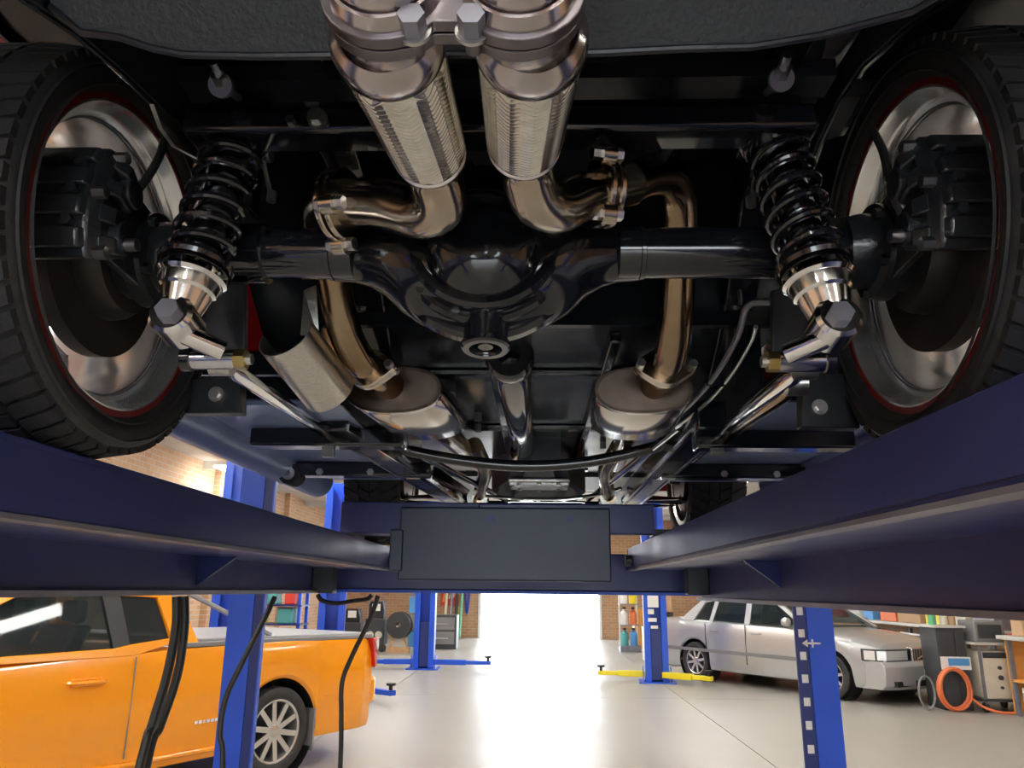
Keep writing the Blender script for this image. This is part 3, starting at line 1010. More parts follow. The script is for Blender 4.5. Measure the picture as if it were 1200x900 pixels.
# panel behind the axle top, glossy enough to mirror the floor
mk().bx(CX - .50, CX + .50, 1.42, 1.44, Z(.50), Z(.88)).build('seat_bulkhead', black_under, car)
# cover plate reflecting light above the differential
mk().bx(CX - .23, CX + .23, 1.24, 1.42, Z(.80), Z(.81)).build('heat_shield', black_satin, car)
# main floor pan with stiffening ribs
fp = mk().bx(CX - .46, CX + .46, 1.43, 3.55, Z(.515), Z(.53)).build('floor_pan', black_under, car)
for y in (1.78, 2.42):
    mk().bx(CX - .32, CX + .32, y, y + .035, Z(.498), Z(.515)).build('floor_rib', black_gloss, fp, bevel=.004)
for x in (-.13, .13):
    mk().bx(CX + x - .012, CX + x + .012, 1.5, 3.3, Z(.49), Z(.515)).build('tunnel_edge', black_gloss, fp, bevel=.004)
for k in range(10):
    x = CX + random.choice((-1, 1)) * random.uniform(.08, .3)
    y = random.uniform(1.9, 2.8)
    mk().hexa((x, y, Z(.49)), (x, y, Z(.515)), .012).build('floor_bolt', steel_grey, fp)
# inner wheel tubs: sheet between frame and tyre, its lower edge climbing towards the tail
for s, pts in ((-1, [(18, -8), (88, 38), (135, 78), (178, 118), (206, 150), (238, 186), (300, 255)]), (1, [(1122, -8), (1062, 32), (1012, 78), (985, 118), (962, 165), (948, 205), (905, 262)])):
    xw = HL.x + .11 if s < 0 else HR.x - .11
    low = [atx(px, py, xw) for px, py in pts]
    top = [V((xw, low[-1].y, Z(.98))), V((xw, low[0].y, Z(.98)))]
    tbo = mk().prism(low + top, (s * -.006, 0, 0)).build('wheel_tub', black_satin, car)
    mk().tube([p + V((s * .002, 0, 0)) for p in low], .0042, 8).build('tub_lip', black_gloss, tbo)
    # shiny plate on the tub, close to the coilover top
    q = [(180, 122), (205, 138), (238, 172), (240, 190), (206, 172), (190, 150)] if s < 0 else [(1003, 92), (1018, 96), (1000, 130), (985, 158), (968, 165), (985, 120)]
    xs_ = xw - s * .012
    mk().prism([atx(a, b, xs_) for a, b in q], (s * .006, 0, 0)).build('tub_plate', brushed if s < 0 else black_gloss, tbo)
    # frame rail kicking up over the axle
    fx = CX + s * .36
    rail = [V((fx, .72, Z(.74))), V((fx, 1.0, Z(.76))), V((fx, 1.25, Z(.72))), V((fx, 1.42, Z(.58))), V((fx, 1.6, Z(.47)))]
    fr_ = mk()
    for a, b in zip(rail[:-1], rail[1:]):
        fr_.bar(a, b + (b - a).normalized() * .02, .06, .09)
    fr_.build('frame_rail', black_gloss, car, bevel=.004)
    # brake line down beside the coilover
    bl_ = [(309, 190, 1.0), (318, 232, 1.0)] if s < 0 else [(884, 210, 1.0), (880, 238, 1.0)]
    pth = [at(*bl_[0]), at(*bl_[1])]
    o = mk().tube(pth, .0035, 8).build('brake_line', zinc, car)
    mk().hexa(pth[1] - V((.0, 0, .006)), pth[1] + V((0, 0, .010)), .007).build('line_fitting', zinc, o)
    # looping brake line behind the axle end
    if s > 0:
        pth = smooth([at(928, 356, 1.25), at(890, 354, 1.28), at(874, 362, 1.3), at(864, 395, 1.4), at(838, 440, 1.55), at(808, 474, 1.75), at(770, 505, 2.0)], 8)
        mk().tube(pth, .0062, 10).build('fuel_line', steel_grey, car)
        mk().tube([p + V((.03, .02, -.004)) for p in pth[20:]], .0042, 8).build('fuel_line', zinc, car)

# ------------------------------------------------------------------ link bars, rails and outriggers
def polished_bar(p0, p1, r, name, m=polished):
    o = mk().tube([p0, V(p0).lerp(p1, .04), V(p0).lerp(p1, .06), V(p0).lerp(p1, .94), V(p0).lerp(p1, .96), p1], [r * .55, r * .55, r, r, r * .55, r * .55], 20).build(name, m, car)
    d, u, b = basis(V(p1) - V(p0))
    for p, sg in ((V(p0), -1), (V(p1), 1)):
        ax = d.cross(V((0, 0, 1))).normalized()
        mk().lathe([(-.016, .008), (-.016, .02), (.016, .02), (.016, .008)], p + d * sg * .015, ax, 20).build('rod_end', zinc, o)
    return o


polished_bar(at(264, 428, 1.13), at(390, 512, 1.95), .0135, 'lower_link')
polished_bar(at(940, 432, 1.13), at(838, 510, 1.95), .0145, 'lower_link')
polished_bar(at(930, 452, 1.25), at(845, 515, 1.98), .016, 'exhaust_brace', heat_pipe)
# chassis side rails running to the front: box section with bright edges
for s, a, b in ((-1, at(392, 487, 1.78), at(556, 594, 3.35)), (1, at(834, 486, 1.78), at(726, 594, 3.35))):
    o = mk().bar(a, b, .07, .07).build('chassis_rail', black_gloss, car, bevel=.004)
    d = (b - a).normalized()
    sd = d.cross(V((0, 0, 1))).normalized()
    mk().bar(a + sd * .036 - V((0, 0, .030)), b + sd * .036 - V((0, 0, .03)), .006, .016).build('rail_edge', polished, o)
    mk().bar(a - sd * .036 - V((0, 0, .030)), b - sd * .036 - V((0, 0, .03)), .006, .016).build('rail_edge', polished, o)
    mk().bar(a.lerp(b, .42) - V((0, 0, .037)), a.lerp(b, .98) - V((0, 0, .037)), .045, .004).build('rail_plate', polished, o)
    # inner torsion bars beside the rail
    a2, b2 = a + V((-s * .055, .12, -.005)), b + V((-s * .14, -.1, .02))
    mk().cyl(a2, b2, .011, n=14).build('torsion_bar', chrome, car)
    mk().cyl(a + V((s * .05, .1, .0)), b + V((s * .03, -.6, .0)), .009, n=12).build('brake_pipe', black_gloss, car)
    # link pivot at the front of the lower link
    q = at(388, 505, 1.93) if s < 0 else at(838, 503, 1.93)
    pv = mk().box(q, (.05, .05, .06)).build('link_mount', black_satin, car, bevel=.004)
    mk().hexa(q - V((.034, 0, 0)), q + V((.034, 0, 0)), .012).build('link_nut', brass, pv)
    mk().box(q - V((0, .01, .045)), (.030, .02, .05)).build('mount_tab', zinc, pv)

# left: silver half-round shield and the canister behind it
cA, cB = at(334, 392, 1.27), at(386, 458, 1.40)
sh = mk()
dsh = (cB - cA).normalized()
ref = (V((-.1, -1, -.8)) - dsh * V((-.1, -1, -.8)).dot(dsh)).normalized()
Ls = (cB - cA).length
sh.lathe([(0, .050), (0, .052), (Ls, .052), (Ls, .050)], cA, dsh, 32, -1.9, 1.9, ref)
sho = sh.build('round_shield', brushed, car)
tag(sho, 'brushed silver half-round shield')
mk().tube([cA + dsh * .03, cA + dsh * .04, cB - dsh * .02], [.026, .040, .040], 24).build('canister', black_gloss, sho)
# upper fin of the shield rising to the axle
mk().prism([at(352, 392, 1.31), at(356, 340, 1.29), at(370, 334, 1.29), at(374, 400, 1.31), at(362, 404, 1.31)], (0, .004, .002)).build('shield_fin', brushed, sho)

# anti-roll bar sweeping across below the drive shaft
pts = [at(372, 500, 2.0), at(400, 512, 2.08), at(450, 522, 2.16), at(530, 538, 2.2), at(610, 546, 2.2), at(690, 541, 2.2), at(770, 523, 2.16), at(822, 505, 2.08), at(852, 488, 2.0)]
mk().tube(smooth(pts, 6), .0165, 16).build('cross_bar', black_gloss, car)
# second thin bar further forward
pts = [at(556, 592, 3.0), at(560, 582, 3.0), at(590, 583, 3.02), at(640, 586, 3.02), at(700, 580, 3.0), at(728, 572, 2.95)]
mk().tube(smooth(pts, 6), .007, 10).build('sway_bar', chrome, car)

# outer floor pans, sills and outriggers
for s in (-1, 1):
    x0, x1 = (CX - .46, CX - .83) if s < 0 else (CX + .46, CX + .83)
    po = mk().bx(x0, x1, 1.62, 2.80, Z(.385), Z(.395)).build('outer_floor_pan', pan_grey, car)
    mk().bx(x0, x1, 1.44, 1.62, Z(.43), Z(.44)).bx(x0, x1, 1.605, 1.62, Z(.395), Z(.44)).build('pan_front_lip', black_under, po)
    mk().bx(x0, x0 + s * -.006, 1.62, 2.80, Z(.385), Z(.52)).build('pan_side', black_under, po)
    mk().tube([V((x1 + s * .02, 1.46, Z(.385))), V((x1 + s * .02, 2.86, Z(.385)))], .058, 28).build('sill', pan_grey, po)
    for y, wd, xe in ((1.86, .065, .015), (2.38, .065, .06)):
        mk().bx(x0 - s * .10, x1 - s * (.10 - xe), y, y + wd, Z(.340), Z(.385)).build('outrigger', black_gloss, po, bevel=.006)
    q = V((x1 - s * .025, 2.40, Z(.345)))
    bs = mk().cyl(q + V((0, -.03, 0)), q + V((0, .05, 0)), .033, n=28).build('body_mount', rubber, po, bevel=.004)
    mk().cyl(q + V((0, -.037, 0)), q + V((0, -.03, 0)), .02, n=20).build('mount_washer', zinc, bs)
    mk().hexa(q + V((0, -.044, 0)), q + V((0, -.037, 0)), .010).build('mount_bolt', steel_grey, bs)
    for xx in (.28, .12):
        p = V((x1 - s * xx, 2.375, Z(.352)))
        mk().hexa(p, p + V((0, .01, 0)), .011).build('rigger_bolt', zinc, po)
# front of the wheel arch behind the sill
for s in (-1, 1):
    mk().bx(CX + s * .46, CX + s * .90, 1.425, 1.44, Z(.40), Z(.95)).build('arch_front', black_under, car)

# ------------------------------------------------------------------ front suspension, gearbox, engine underside
gb = mk().loft([[V((CX - .02 + a * w_, y, Z(.46) + b * h)) for a, b in ((-1, -.6), (-.6, -1), (.6, -1), (1, -.6), (1, 1), (-1, 1))] for y, w_, h in ((2.62, .075, .06), (2.75, .10, .08), (2.95, .12, .09), (3.05, .17, .12), (3.12, .19, .13))]).build('gearbox', black_satin, car)
mk().bx(CX - .13, CX + .09, 2.72, 2.94, Z(.368), Z(.385)).build('gearbox_pan', zinc, gb, bevel=.006)
for k in range(8):
    a = 2 * PI * k / 8
    p = V((CX - .02 + math.cos(a) * .10, 2.83 + math.sin(a) * .10, Z(.362)))
    mk().hexa(p, p + V((0, 0, .008)), .009).build('pan_bolt', zinc, gb)
sm = mk().bx(CX - .16, CX + .15, 3.12, 3.5, Z(.36), Z(.48)).build('engine_sump', black_satin, car, bevel=.02)
mk().bx(CX - .18, CX + .18, 3.10, 3.14, Z(.47), Z(.50)).build('sump_rail', black_gloss, sm)
fcm = mk().bx(CX - .42, CX + .42, 3.22, 3.32, Z(.315), Z(.36)).build('front_crossmember', black_gloss, car, bevel=.01)
mk().bx(CX - .14, CX + .16, 3.0, 3.012, Z(.33), Z(.336)).bx(CX - .14, CX + .16, 3.19, 3.2, Z(.33), Z(.336)).bx(CX - .14, CX - .13, 3.0, 3.2, Z(.33), Z(.336)).bx(CX + .15, CX + .16, 3.0, 3.2, Z(.33), Z(.336)).build('skid_frame', chrome, car)
for s in (-1, 1):
    p = V((CX + s * .26, 3.06, Z(.345)))
    c = mk().tube([p + V((0, -.05, 0)), p + V((0, .10, .01))], .028, 18).build('exhaust_collector', heat_pipe, car)
    mk().lathe([(-.006, .02), (-.006, .04), (.006, .04), (.006, .02)], p + V((0, -.05, 0)), (0, 1, 0), 24).build('collector_flange', zinc, c)
    mk().tube(smooth([p + V((0, .05, 0)), p + V((-s * .02, -.14, .03)), p + V((-s * .05, -.4, .06)), p + V((-s * .04, -.75, .08))], 6), .026, 18).build('front_pipe', heat_pipe, car)
    # wishbone with bushes, tie rod and hub
    hub = V((CX + s * .60, 3.3, RZ + .31))
    wb_ = mk().bar(V((CX + s * .36, 3.12, Z(.36))), hub + V((0, 0, -.12)), .05, .03).bar(V((CX + s * .36, 3.42, Z(.36))), hub + V((0, 0, -.12)), .05, .03).build('wishbone', black_gloss, car, bevel=.006)
    mk().cyl(V((CX + s * .36, 3.07, Z(.36))), V((CX + s * .36, 3.17, Z(.36))), .028, n=20).build('wishbone_bush', zinc, wb_)
    mk().lathe([(-.03, .001), (-.03, .02), (0, .032), (.02, .032), (.04, .02), (.05, .001)], hub + V((0, -.02, -.13)), (0, 0, 1), 20, closed=False).build('ball_joint', zinc, wb_)
    mk().cyl(V((CX + s * .22, 3.10, Z(.345))), V((CX + s * .58, 3.14, Z(.36))), .011, n=14).build('tie_rod', chrome, car)
    fd_ = mk().lathe([(-.02, .04), (-.02, .14), (.0, .14), (.0, .04)], hub, (s, 0, 0), 40).build('front_disc', disc_m, car)
    mk().lathe([(-.06, .001), (-.06, .045), (-.02, .05)], hub, (s, 0, 0), 24, closed=False).build('front_hub', cast_iron, fd_)

# front wheels
def front_wheel(s):
    o = V((CX + s * .585, 3.3, RZ + (.010 if s > 0 else 0) + .305))
    ax = V((s, 0, 0))
    wh = mk().lathe([(0, .225), (.004, .205), (.05, .198), (.18, .198), (.2, .22), (.2, .228), (.17, .21), (.05, .21), (.02, .228)], o, ax, 64).build('front_wheel', polished, car)
    mk().lathe([(.14, .001), (.14, .06), (.15, .198), (.165, .198), (.17, .001)], o, ax, 48, closed=False).build('wheel_face', polished, wh)
    mk().lathe([(.01, .226), (-.008, .24), (-.012, .262), (-.004, .284), (.012, .293), (.1, .296), (.19, .293), (.206, .284), (.214, .26), (.208, .24), (.19, .226)], o, ax, 72).build('tyre', rubber, wh, ang=60)
    tb = mk()
    n = 44
    for k in range(n):
        a = 2 * PI * k / n
        for x0, x1, sk in ((-.006, .055, .10), (.062, .098, .06), (.104, .140, -.06), (.147, .206, -.10)):
            vs = []
            for x, kk in ((x0, 0), (x1, 1)):
                for da in (-.5, .5):
                    b = a + da * 2 * PI / n * .72 + sk * (kk - .5)
                    d = V((0, math.cos(b), math.sin(b)))
                    ee = x < 0 or x > .2
                    vs += [o + ax * x + d * (.280 if ee else .288), o + ax * x + d * (.297 if ee else .305)]
            tb.add(vs, [(0, 1, 3, 2), (4, 6, 7, 5), (0, 4, 5, 1), (2, 3, 7, 6), (1, 5, 7, 3)])
    tb.build('tread', rubber, wh, kind='stuff')


front_wheel(-1)
front_wheel(1)

# ------------------------------------------------------------------ body shell (mostly out of sight above)
def arc(cy, cz, r, a0, a1, n=14):
    return [(cy + r * math.cos(a0 + (a1 - a0) * k / n), cz + r * math.sin(a0 + (a1 - a0) * k / n)) for k in range(n + 1)]


cz = RZ + RT
prof = [(.30, Z(.62)), (.42, Z(.60)), (.60, Z(.52))]
prof += arc(YA, cz, .40, PI * 1.03, -.15, 18)
prof += [(1.49, Z(.36)), (2.90, Z(.36))]
prof += arc(3.3, RZ + .305, .38, PI * 1.06, -.10, 16)
prof += [(3.95, Z(.45)), (4.05, Z(.62)), (4.0, Z(.92)), (3.0, Z(1.02)), (.5, Z(1.05)), (.30, Z(.98))]
for s in (-1, 1):
    x = CX + s * .93
    bs_ = mk().prism([V((x, y, z)) for y, z in prof], (s * .012, 0, 0)).build('body_side', red_paint, car)
    mk().prism([V((x - s * .001, y, z)) for y, z in prof], (-s * .006, 0, 0)).build('inner_skin', black_under, bs_)
# boot, roof and bonnet
mk().prism([V((CX - .93, y, z)) for y, z in ((.30, Z(.98)), (.5, Z(1.05)), (1.1, Z(1.06)), (1.75, Z(1.45)), (2.5, Z(1.45)), (3.0, Z(1.05)), (4.0, Z(.92)), (4.0, Z(.88)), (.32, Z(.94)))], (1.86, 0, 0)).build('upper_body', red_paint, car, bevel=.01)
rbs = mk().bx(CX - .93, CX + .93, .30, .312, Z(.62), Z(.98)).build('rear_bumper_skin', red_paint, car)
mk().bx(CX - .92, CX + .92, .313, .32, Z(.62), Z(.93)).build('inner_skin', black_under, rbs)
mk().bx(CX - .92, CX + .92, .33, 3.95, Z(.90), Z(.905)).build('upper_lining', black_under, car)
mk().bx(CX - .93, CX + .93, 3.99, 4.0, Z(.5), Z(.9)).build('front_skin', red_paint, car)
mk().bx(CX - .5, CX + .5, 3.5, 3.99, Z(.5), Z(.515)).build('front_undertray', black_satin, car)

# ================================================================== parked cars
def arch_low(t, base, arches):
    z = base
    for c, zc, r in arches:
        if abs(t - c) < r:
            z = max(z, zc + math.sqrt(r * r - (t - c) ** 2))
    return z


def car_wheel(parent, t, side, r, rim_r, wd, y, spokes, m_rim=alloy_wheel):
    # side: +1 / -1 outward along local y; t along local x
    ax = V((0, side, 0))
    o = V((t, side * y, r))
    w_ = mk().lathe([(0, rim_r + .004), (.012, rim_r + .012), (.02, r - .03), (.012, r - .008), (-.012, r), (-wd + .012, r), (-wd - .012, r - .012), (-wd - .02, r - .03), (-wd, rim_r)], o, ax, 48).build('wheel', rubber, parent, ang=50)
    mk().lathe([(-.004, rim_r + .006), (.010, rim_r + .005), (.004, rim_r - .012), (-.05, rim_r - .025), (-.10, rim_r - .03), (-.10, rim_r)], o, ax, 48).build('rim', m_rim, w_, ang=50)
    mk().lathe([(-.11, .001), (-.11, rim_r - .01)], o, ax, 32, closed=False).build('rim_back', plastic_black, w_)
    mk().lathe([(-.03, .05), (-.006, .05), (.0, .035), (.002, .001)], o, ax, 24, closed=False).build('hub_cap', m_rim, w_)
    for k in range(spokes):
        a = 2 * PI * k / spokes + .2
        d = V((math.cos(a), 0, math.sin(a)))
        tt = V((-math.sin(a), 0, math.cos(a)))
        s0, s1 = .022, (.020 if spokes > 6 else .034)
        vs = []
        for rr, hw, x in ((.035, s0, -.006), (rim_r - .012, s1, .0)):
            c = o + d * rr
            vs += [c + tt * hw + ax * x, c - tt * hw + ax * x, c - tt * hw * .8 + ax * (x - .03), c + tt * hw * .8 + ax * (x - .03)]
        mk().add(vs, [(0, 1, 5, 4), (1, 2, 6, 5), (2, 3, 7, 6), (3, 0, 4, 7), (0, 3, 2, 1), (4, 5, 6, 7)]).build('spoke', m_rim, w_)
    return w_


def body_loft(stations, base, arches, name, m, parent, n_in=None):
    # stations: (t, half width, shoulder z, top z); sampled densely along t
    ts = [s[0] for s in stations]
    t0, t1 = ts[0], ts[-1]
    xs = set(ts)
    k = t0
    while k < t1:
        xs.add(round(k, 3))
        k += .055
    for c, zc, r in arches:
        for q in (-1, -.97, -.9, .9, .97, 1):
            xs.add(round(c + q * r * .9999, 4))
    rings = []
    for t in sorted(xs):
        for i in range(len(ts) - 1):
            if ts[i] <= t <= ts[i + 1] + 1e-9:
                f = (t - ts[i]) / (ts[i + 1] - ts[i])
                break
        f2 = f * f * (3 - 2 * f) if False else f
        hw, zs, zt = (stations[i][j] + (stations[i + 1][j] - stations[i][j]) * f2 for j in (1, 2, 3))
        zl = arch_low(t, base + (0.0), arches)
        zl = min(zl, zs - .05)
        zm = zl + (zs - zl) * .55
        half = [(hw - .10, zl + .01), (hw - .035, zl), (hw - .012, zl + (zs - zl) * .10), (hw, zm), (hw - .008, zl + (zs - zl) * .85), (hw - .035, zs), (hw - .09, zs + (zt - zs) * .6), (hw - .20, zt), (hw * .4, zt + .012)]
        rings.append([V((t, -y, z)) for y, z in half] + [V((t, y, z)) for y, z in half[::-1]])
    return mk().loft(rings, caps=True).build(name, m, parent, ang=32)


def side_pt(t, z, side, hw, zb, tumble):
    return V((t, side * (hw - max(0, z - zb) * tumble), z))


def side_poly(poly, side, hw, zb, tumble, thick, off=0.):
    pts = [side_pt(t, z, side, hw + off, zb, tumble) for t, z in poly]
    return mk().prism(pts, (0, -side * thick, 0))


# ------------------------------------------------------------------ orange utility
def build_ute():
    # local frame: x forward from the rear axle, y left, z up
    r = empty('orange_utility_car', (0, 0, 0), 'bright orange utility car with grey tray cover parked left behind the hoist post', 'car')
    WR = .335
    arches = ((0, WR, .40), (2.95, WR, .40))
    st = [(-1.14, .80, .90, .93), (-1.10, .86, .97, 1.0), (-.95, .905, 1.01, 1.03), (0, .93, 1.02, 1.04), (.95, .93, 1.01, 1.03), (1.4, .93, .99, 1.02), (2.4, .925, .96, .99), (3.0, .92, .92, .97), (3.5, .89, .84, .90), (3.8, .80, .70, .76), (3.86, .70, .62, .66)]
    body_loft(st, .24, arches, 'body', orange_paint, r)
    mk().bx(-.95, 3.6, -.70, .70, .20, .45).build('underbody', plastic_black, r)
    for c in (0, 2.95):
        for s in (-1, 1):
            mk().lathe([(0, .395), (-.28, .395)], (c, s * .90, WR), (0, s, 0), 40, closed=False).build('wheel_well', plastic_black, r)
            mk().lathe([(-.29, .001), (-.29, .395)], (c, s * .90, WR), (0, s, 0), 40, closed=False).build('well_back', plastic_black, r)
    for t in (0, 2.95):
        for s in (-1, 1):
            car_wheel(r, t, s, WR, .235, .22, .875, 10)
    # rear bumper
    mk().bx(-1.20, -.98, -.84, .84, .42, .66).build('rear_bumper', orange_paint, r, bevel=.04)
    # tray cover and rails
    mk().prism([V((-1.06, -.84, 1.015)), V((-1.06, .84, 1.015)), V((.86, .84, 1.04)), V((.86, -.84, 1.04))], (0, 0, .035)).build('tray_cover', cover_grey, r, bevel=.012)
    for s in (-1, 1):
        mk().bar(V((-1.06, s * .86, 1.02)), V((.92, s * .875, 1.035)), .05, .035).build('tray_rail', plastic_grey, r, bevel=.008)
    # cabin
    zb, hw, tb = 1.0, .89, .36
    zr = 1.46
    for s in (-1, 1):
        # door glass, quarter glass
        side_poly([(1.43, 1.03), (1.50, 1.40), (2.05, 1.42), (2.62, 1.12), (2.72, 1.0)], s, hw, zb, tb, .008, -.012).build('door_glass', glass, r)
        side_poly([(1.02, 1.08), (1.10, 1.36), (1.38, 1.40), (1.32, 1.05)], s, hw, zb, tb, .008, -.012).build('quarter_glass', glass_dark, r)
        # pillars and frames
        side_poly([(1.32, 1.02), (1.38, 1.42), (1.51, 1.42), (1.44, 1.02)], s, hw, zb, tb, .04).build('door_pillar', plastic_black, r)
        fr_ = side_poly([(.78, 1.03), (.90, 1.30), (1.02, 1.42), (1.10, 1.37), (1.01, 1.10), (1.02, 1.06)], s, hw, zb, tb, .10, .012).build('rear_pillar', orange_paint, r, bevel=.01)
        side_poly([(.98, 1.06), (1.0, 1.09), (1.32, 1.06), (1.44, 1.04), (2.74, 1.02), (2.76, .985), (1.3, .985)], s, hw, zb, tb, .05, .010).build('belt_line', orange_paint, r, bevel=.006)
        side_poly([(.96, 1.39), (1.10, zr), (2.02, zr), (2.45, 1.26), (2.80, 1.0), (2.70, 1.0), (2.40, 1.20), (2.0, 1.405), (1.1, 1.37)], s, hw, zb, tb, .06, .012).build('roof_rail', orange_paint, r, bevel=.008)
        # door shut lines, handle, side badge, sill crease
        for t in (1.30, 2.62):
            mk().bx(t - .0025, t + .0025, s * .918, s * .9318, .34, .98).build('door_seam', plastic_grey, r)
        h = mk().tube(smooth([V((1.50, s * .925, .84)), V((1.54, s * .955, .842)), V((1.70, s * .957, .846)), V((1.75, s * .925, .848))], 5), .013, 10).build('door_handle', orange_paint, r)
        mk().box((1.625, s * .926, .845), (.20, .014, .05)).build('handle_recess', orange_paint, h, bevel=.005)
        for k in range(7):
            mk().box((.78 - k * .034, s * .932, .50), (.024 if k not in (2,) else .012, .006, .020)).build('side_badge', paper_white, r)
        # mirror
        mk().lathe([(-.09, .001), (-.08, .05), (-.03, .075), (.04, .07), (.06, .05), (.06, .001)], (2.42, s * 1.0, 1.06), (1, 0, 0), 20, closed=False).build('mirror', orange_paint, r)
        # tail light wraps the corner
        tl = mk().prism([V((-1.155, s * .87, .74)), V((-1.165, s * .86, 1.0)), V((-1.05, s * .905, 1.0)), V((-1.10, s * .905, .74))], (0, -s * .10, 0)).build('tail_light', lens_red, r, bevel=.008)
        mk().prism([V((-1.163, s * .874, .90)), V((-1.170, s * .868, .985)), V((-1.09, s * .908, .985)), V((-1.105, s * .908, .90))], (0, -s * .09, 0)).build('indicator_lens', lens_white, tl)
        # mud flap
        mk().bx(-.378, -.360, s * .70, s * .925, .14, .47).build('mud_flap', plastic_grey, r, bevel=.004)
        # sail bar behind the cabin
        mk().bar(V((.82, s * .72, 1.40)), V((.05, s * .78, 1.07)), .05, .03).build('sports_bar', cover_grey, r, bevel=.008)
        mk().bar(V((-.8, s * .955, .56)), V((-.46, s * .95, .56)), .006, .01).build('flank_crease', orange_paint, r)
        mk().bar(V((.45, s * .915, .30)), V((2.55, s * .915, .30)), .04, .035).build('sill_skirt', orange_paint, r, bevel=.012)
    mk().prism([V((.95, -.70, zr - .03)), V((.95, .70, zr - .03)), V((2.05, .70, zr - .02)), V((2.05, -.70, zr - .02))], (0, 0, .045)).build('roof', orange_paint, r, bevel=.015)
    mk().add([V((2.05, -.66, zr - .03)), V((2.05, .66, zr - .03)), V((2.82, .80, 1.0)), V((2.82, -.80, 1.0))], [(0, 1, 2, 3)]).build('windscreen', glass, r)
    mk().add([V((.97, -.66, 1.40)), V((.97, .66, 1.40)), V((.85, .76, 1.10)), V((.85, -.76, 1.10))], [(0, 1, 2, 3)]).build('rear_glass', glass_dark, r)
    for s in (-1, 1):
        sb = mk().loft([[V((x + dx, s * .36 + dy, z)) for dx, dy in ((-.07, -.23), (.07, -.23), (.07, .23), (-.07, .23))] for x, z in ((1.66, .62), (1.62, .9), (1.50, 1.18))]).build('seat_back', plastic_black, r, bevel=.03)
        mk().box((1.47, s * .36, 1.27), (.09, .22, .15)).build('headrest', plastic_black, sb, bevel=.03)
    mk().lathe([(-.01, .18), (.0, .19), (.01, .18), (0, .17)], (2.35, -.36, 1.02), (-.9, 0, .4), 28).build('steering_wheel', plastic_black, r)
    mk().bx(2.3, 2.75, -.7, .7, .92, 1.02).build('dashboard', plastic_black, r, bevel=.03)
    return r


ute = build_ute()
ute.rotation_euler = (0, 0, math.atan2(-.85, -.527))
# rear axle centre: near rear wheel stands at (-2.13, 6.5)
fwd = V((-.527, -.85, 0))
left = V((.85, -.527, 0))
ute.location = V((-2.08, 6.62, 0)) - left * .875

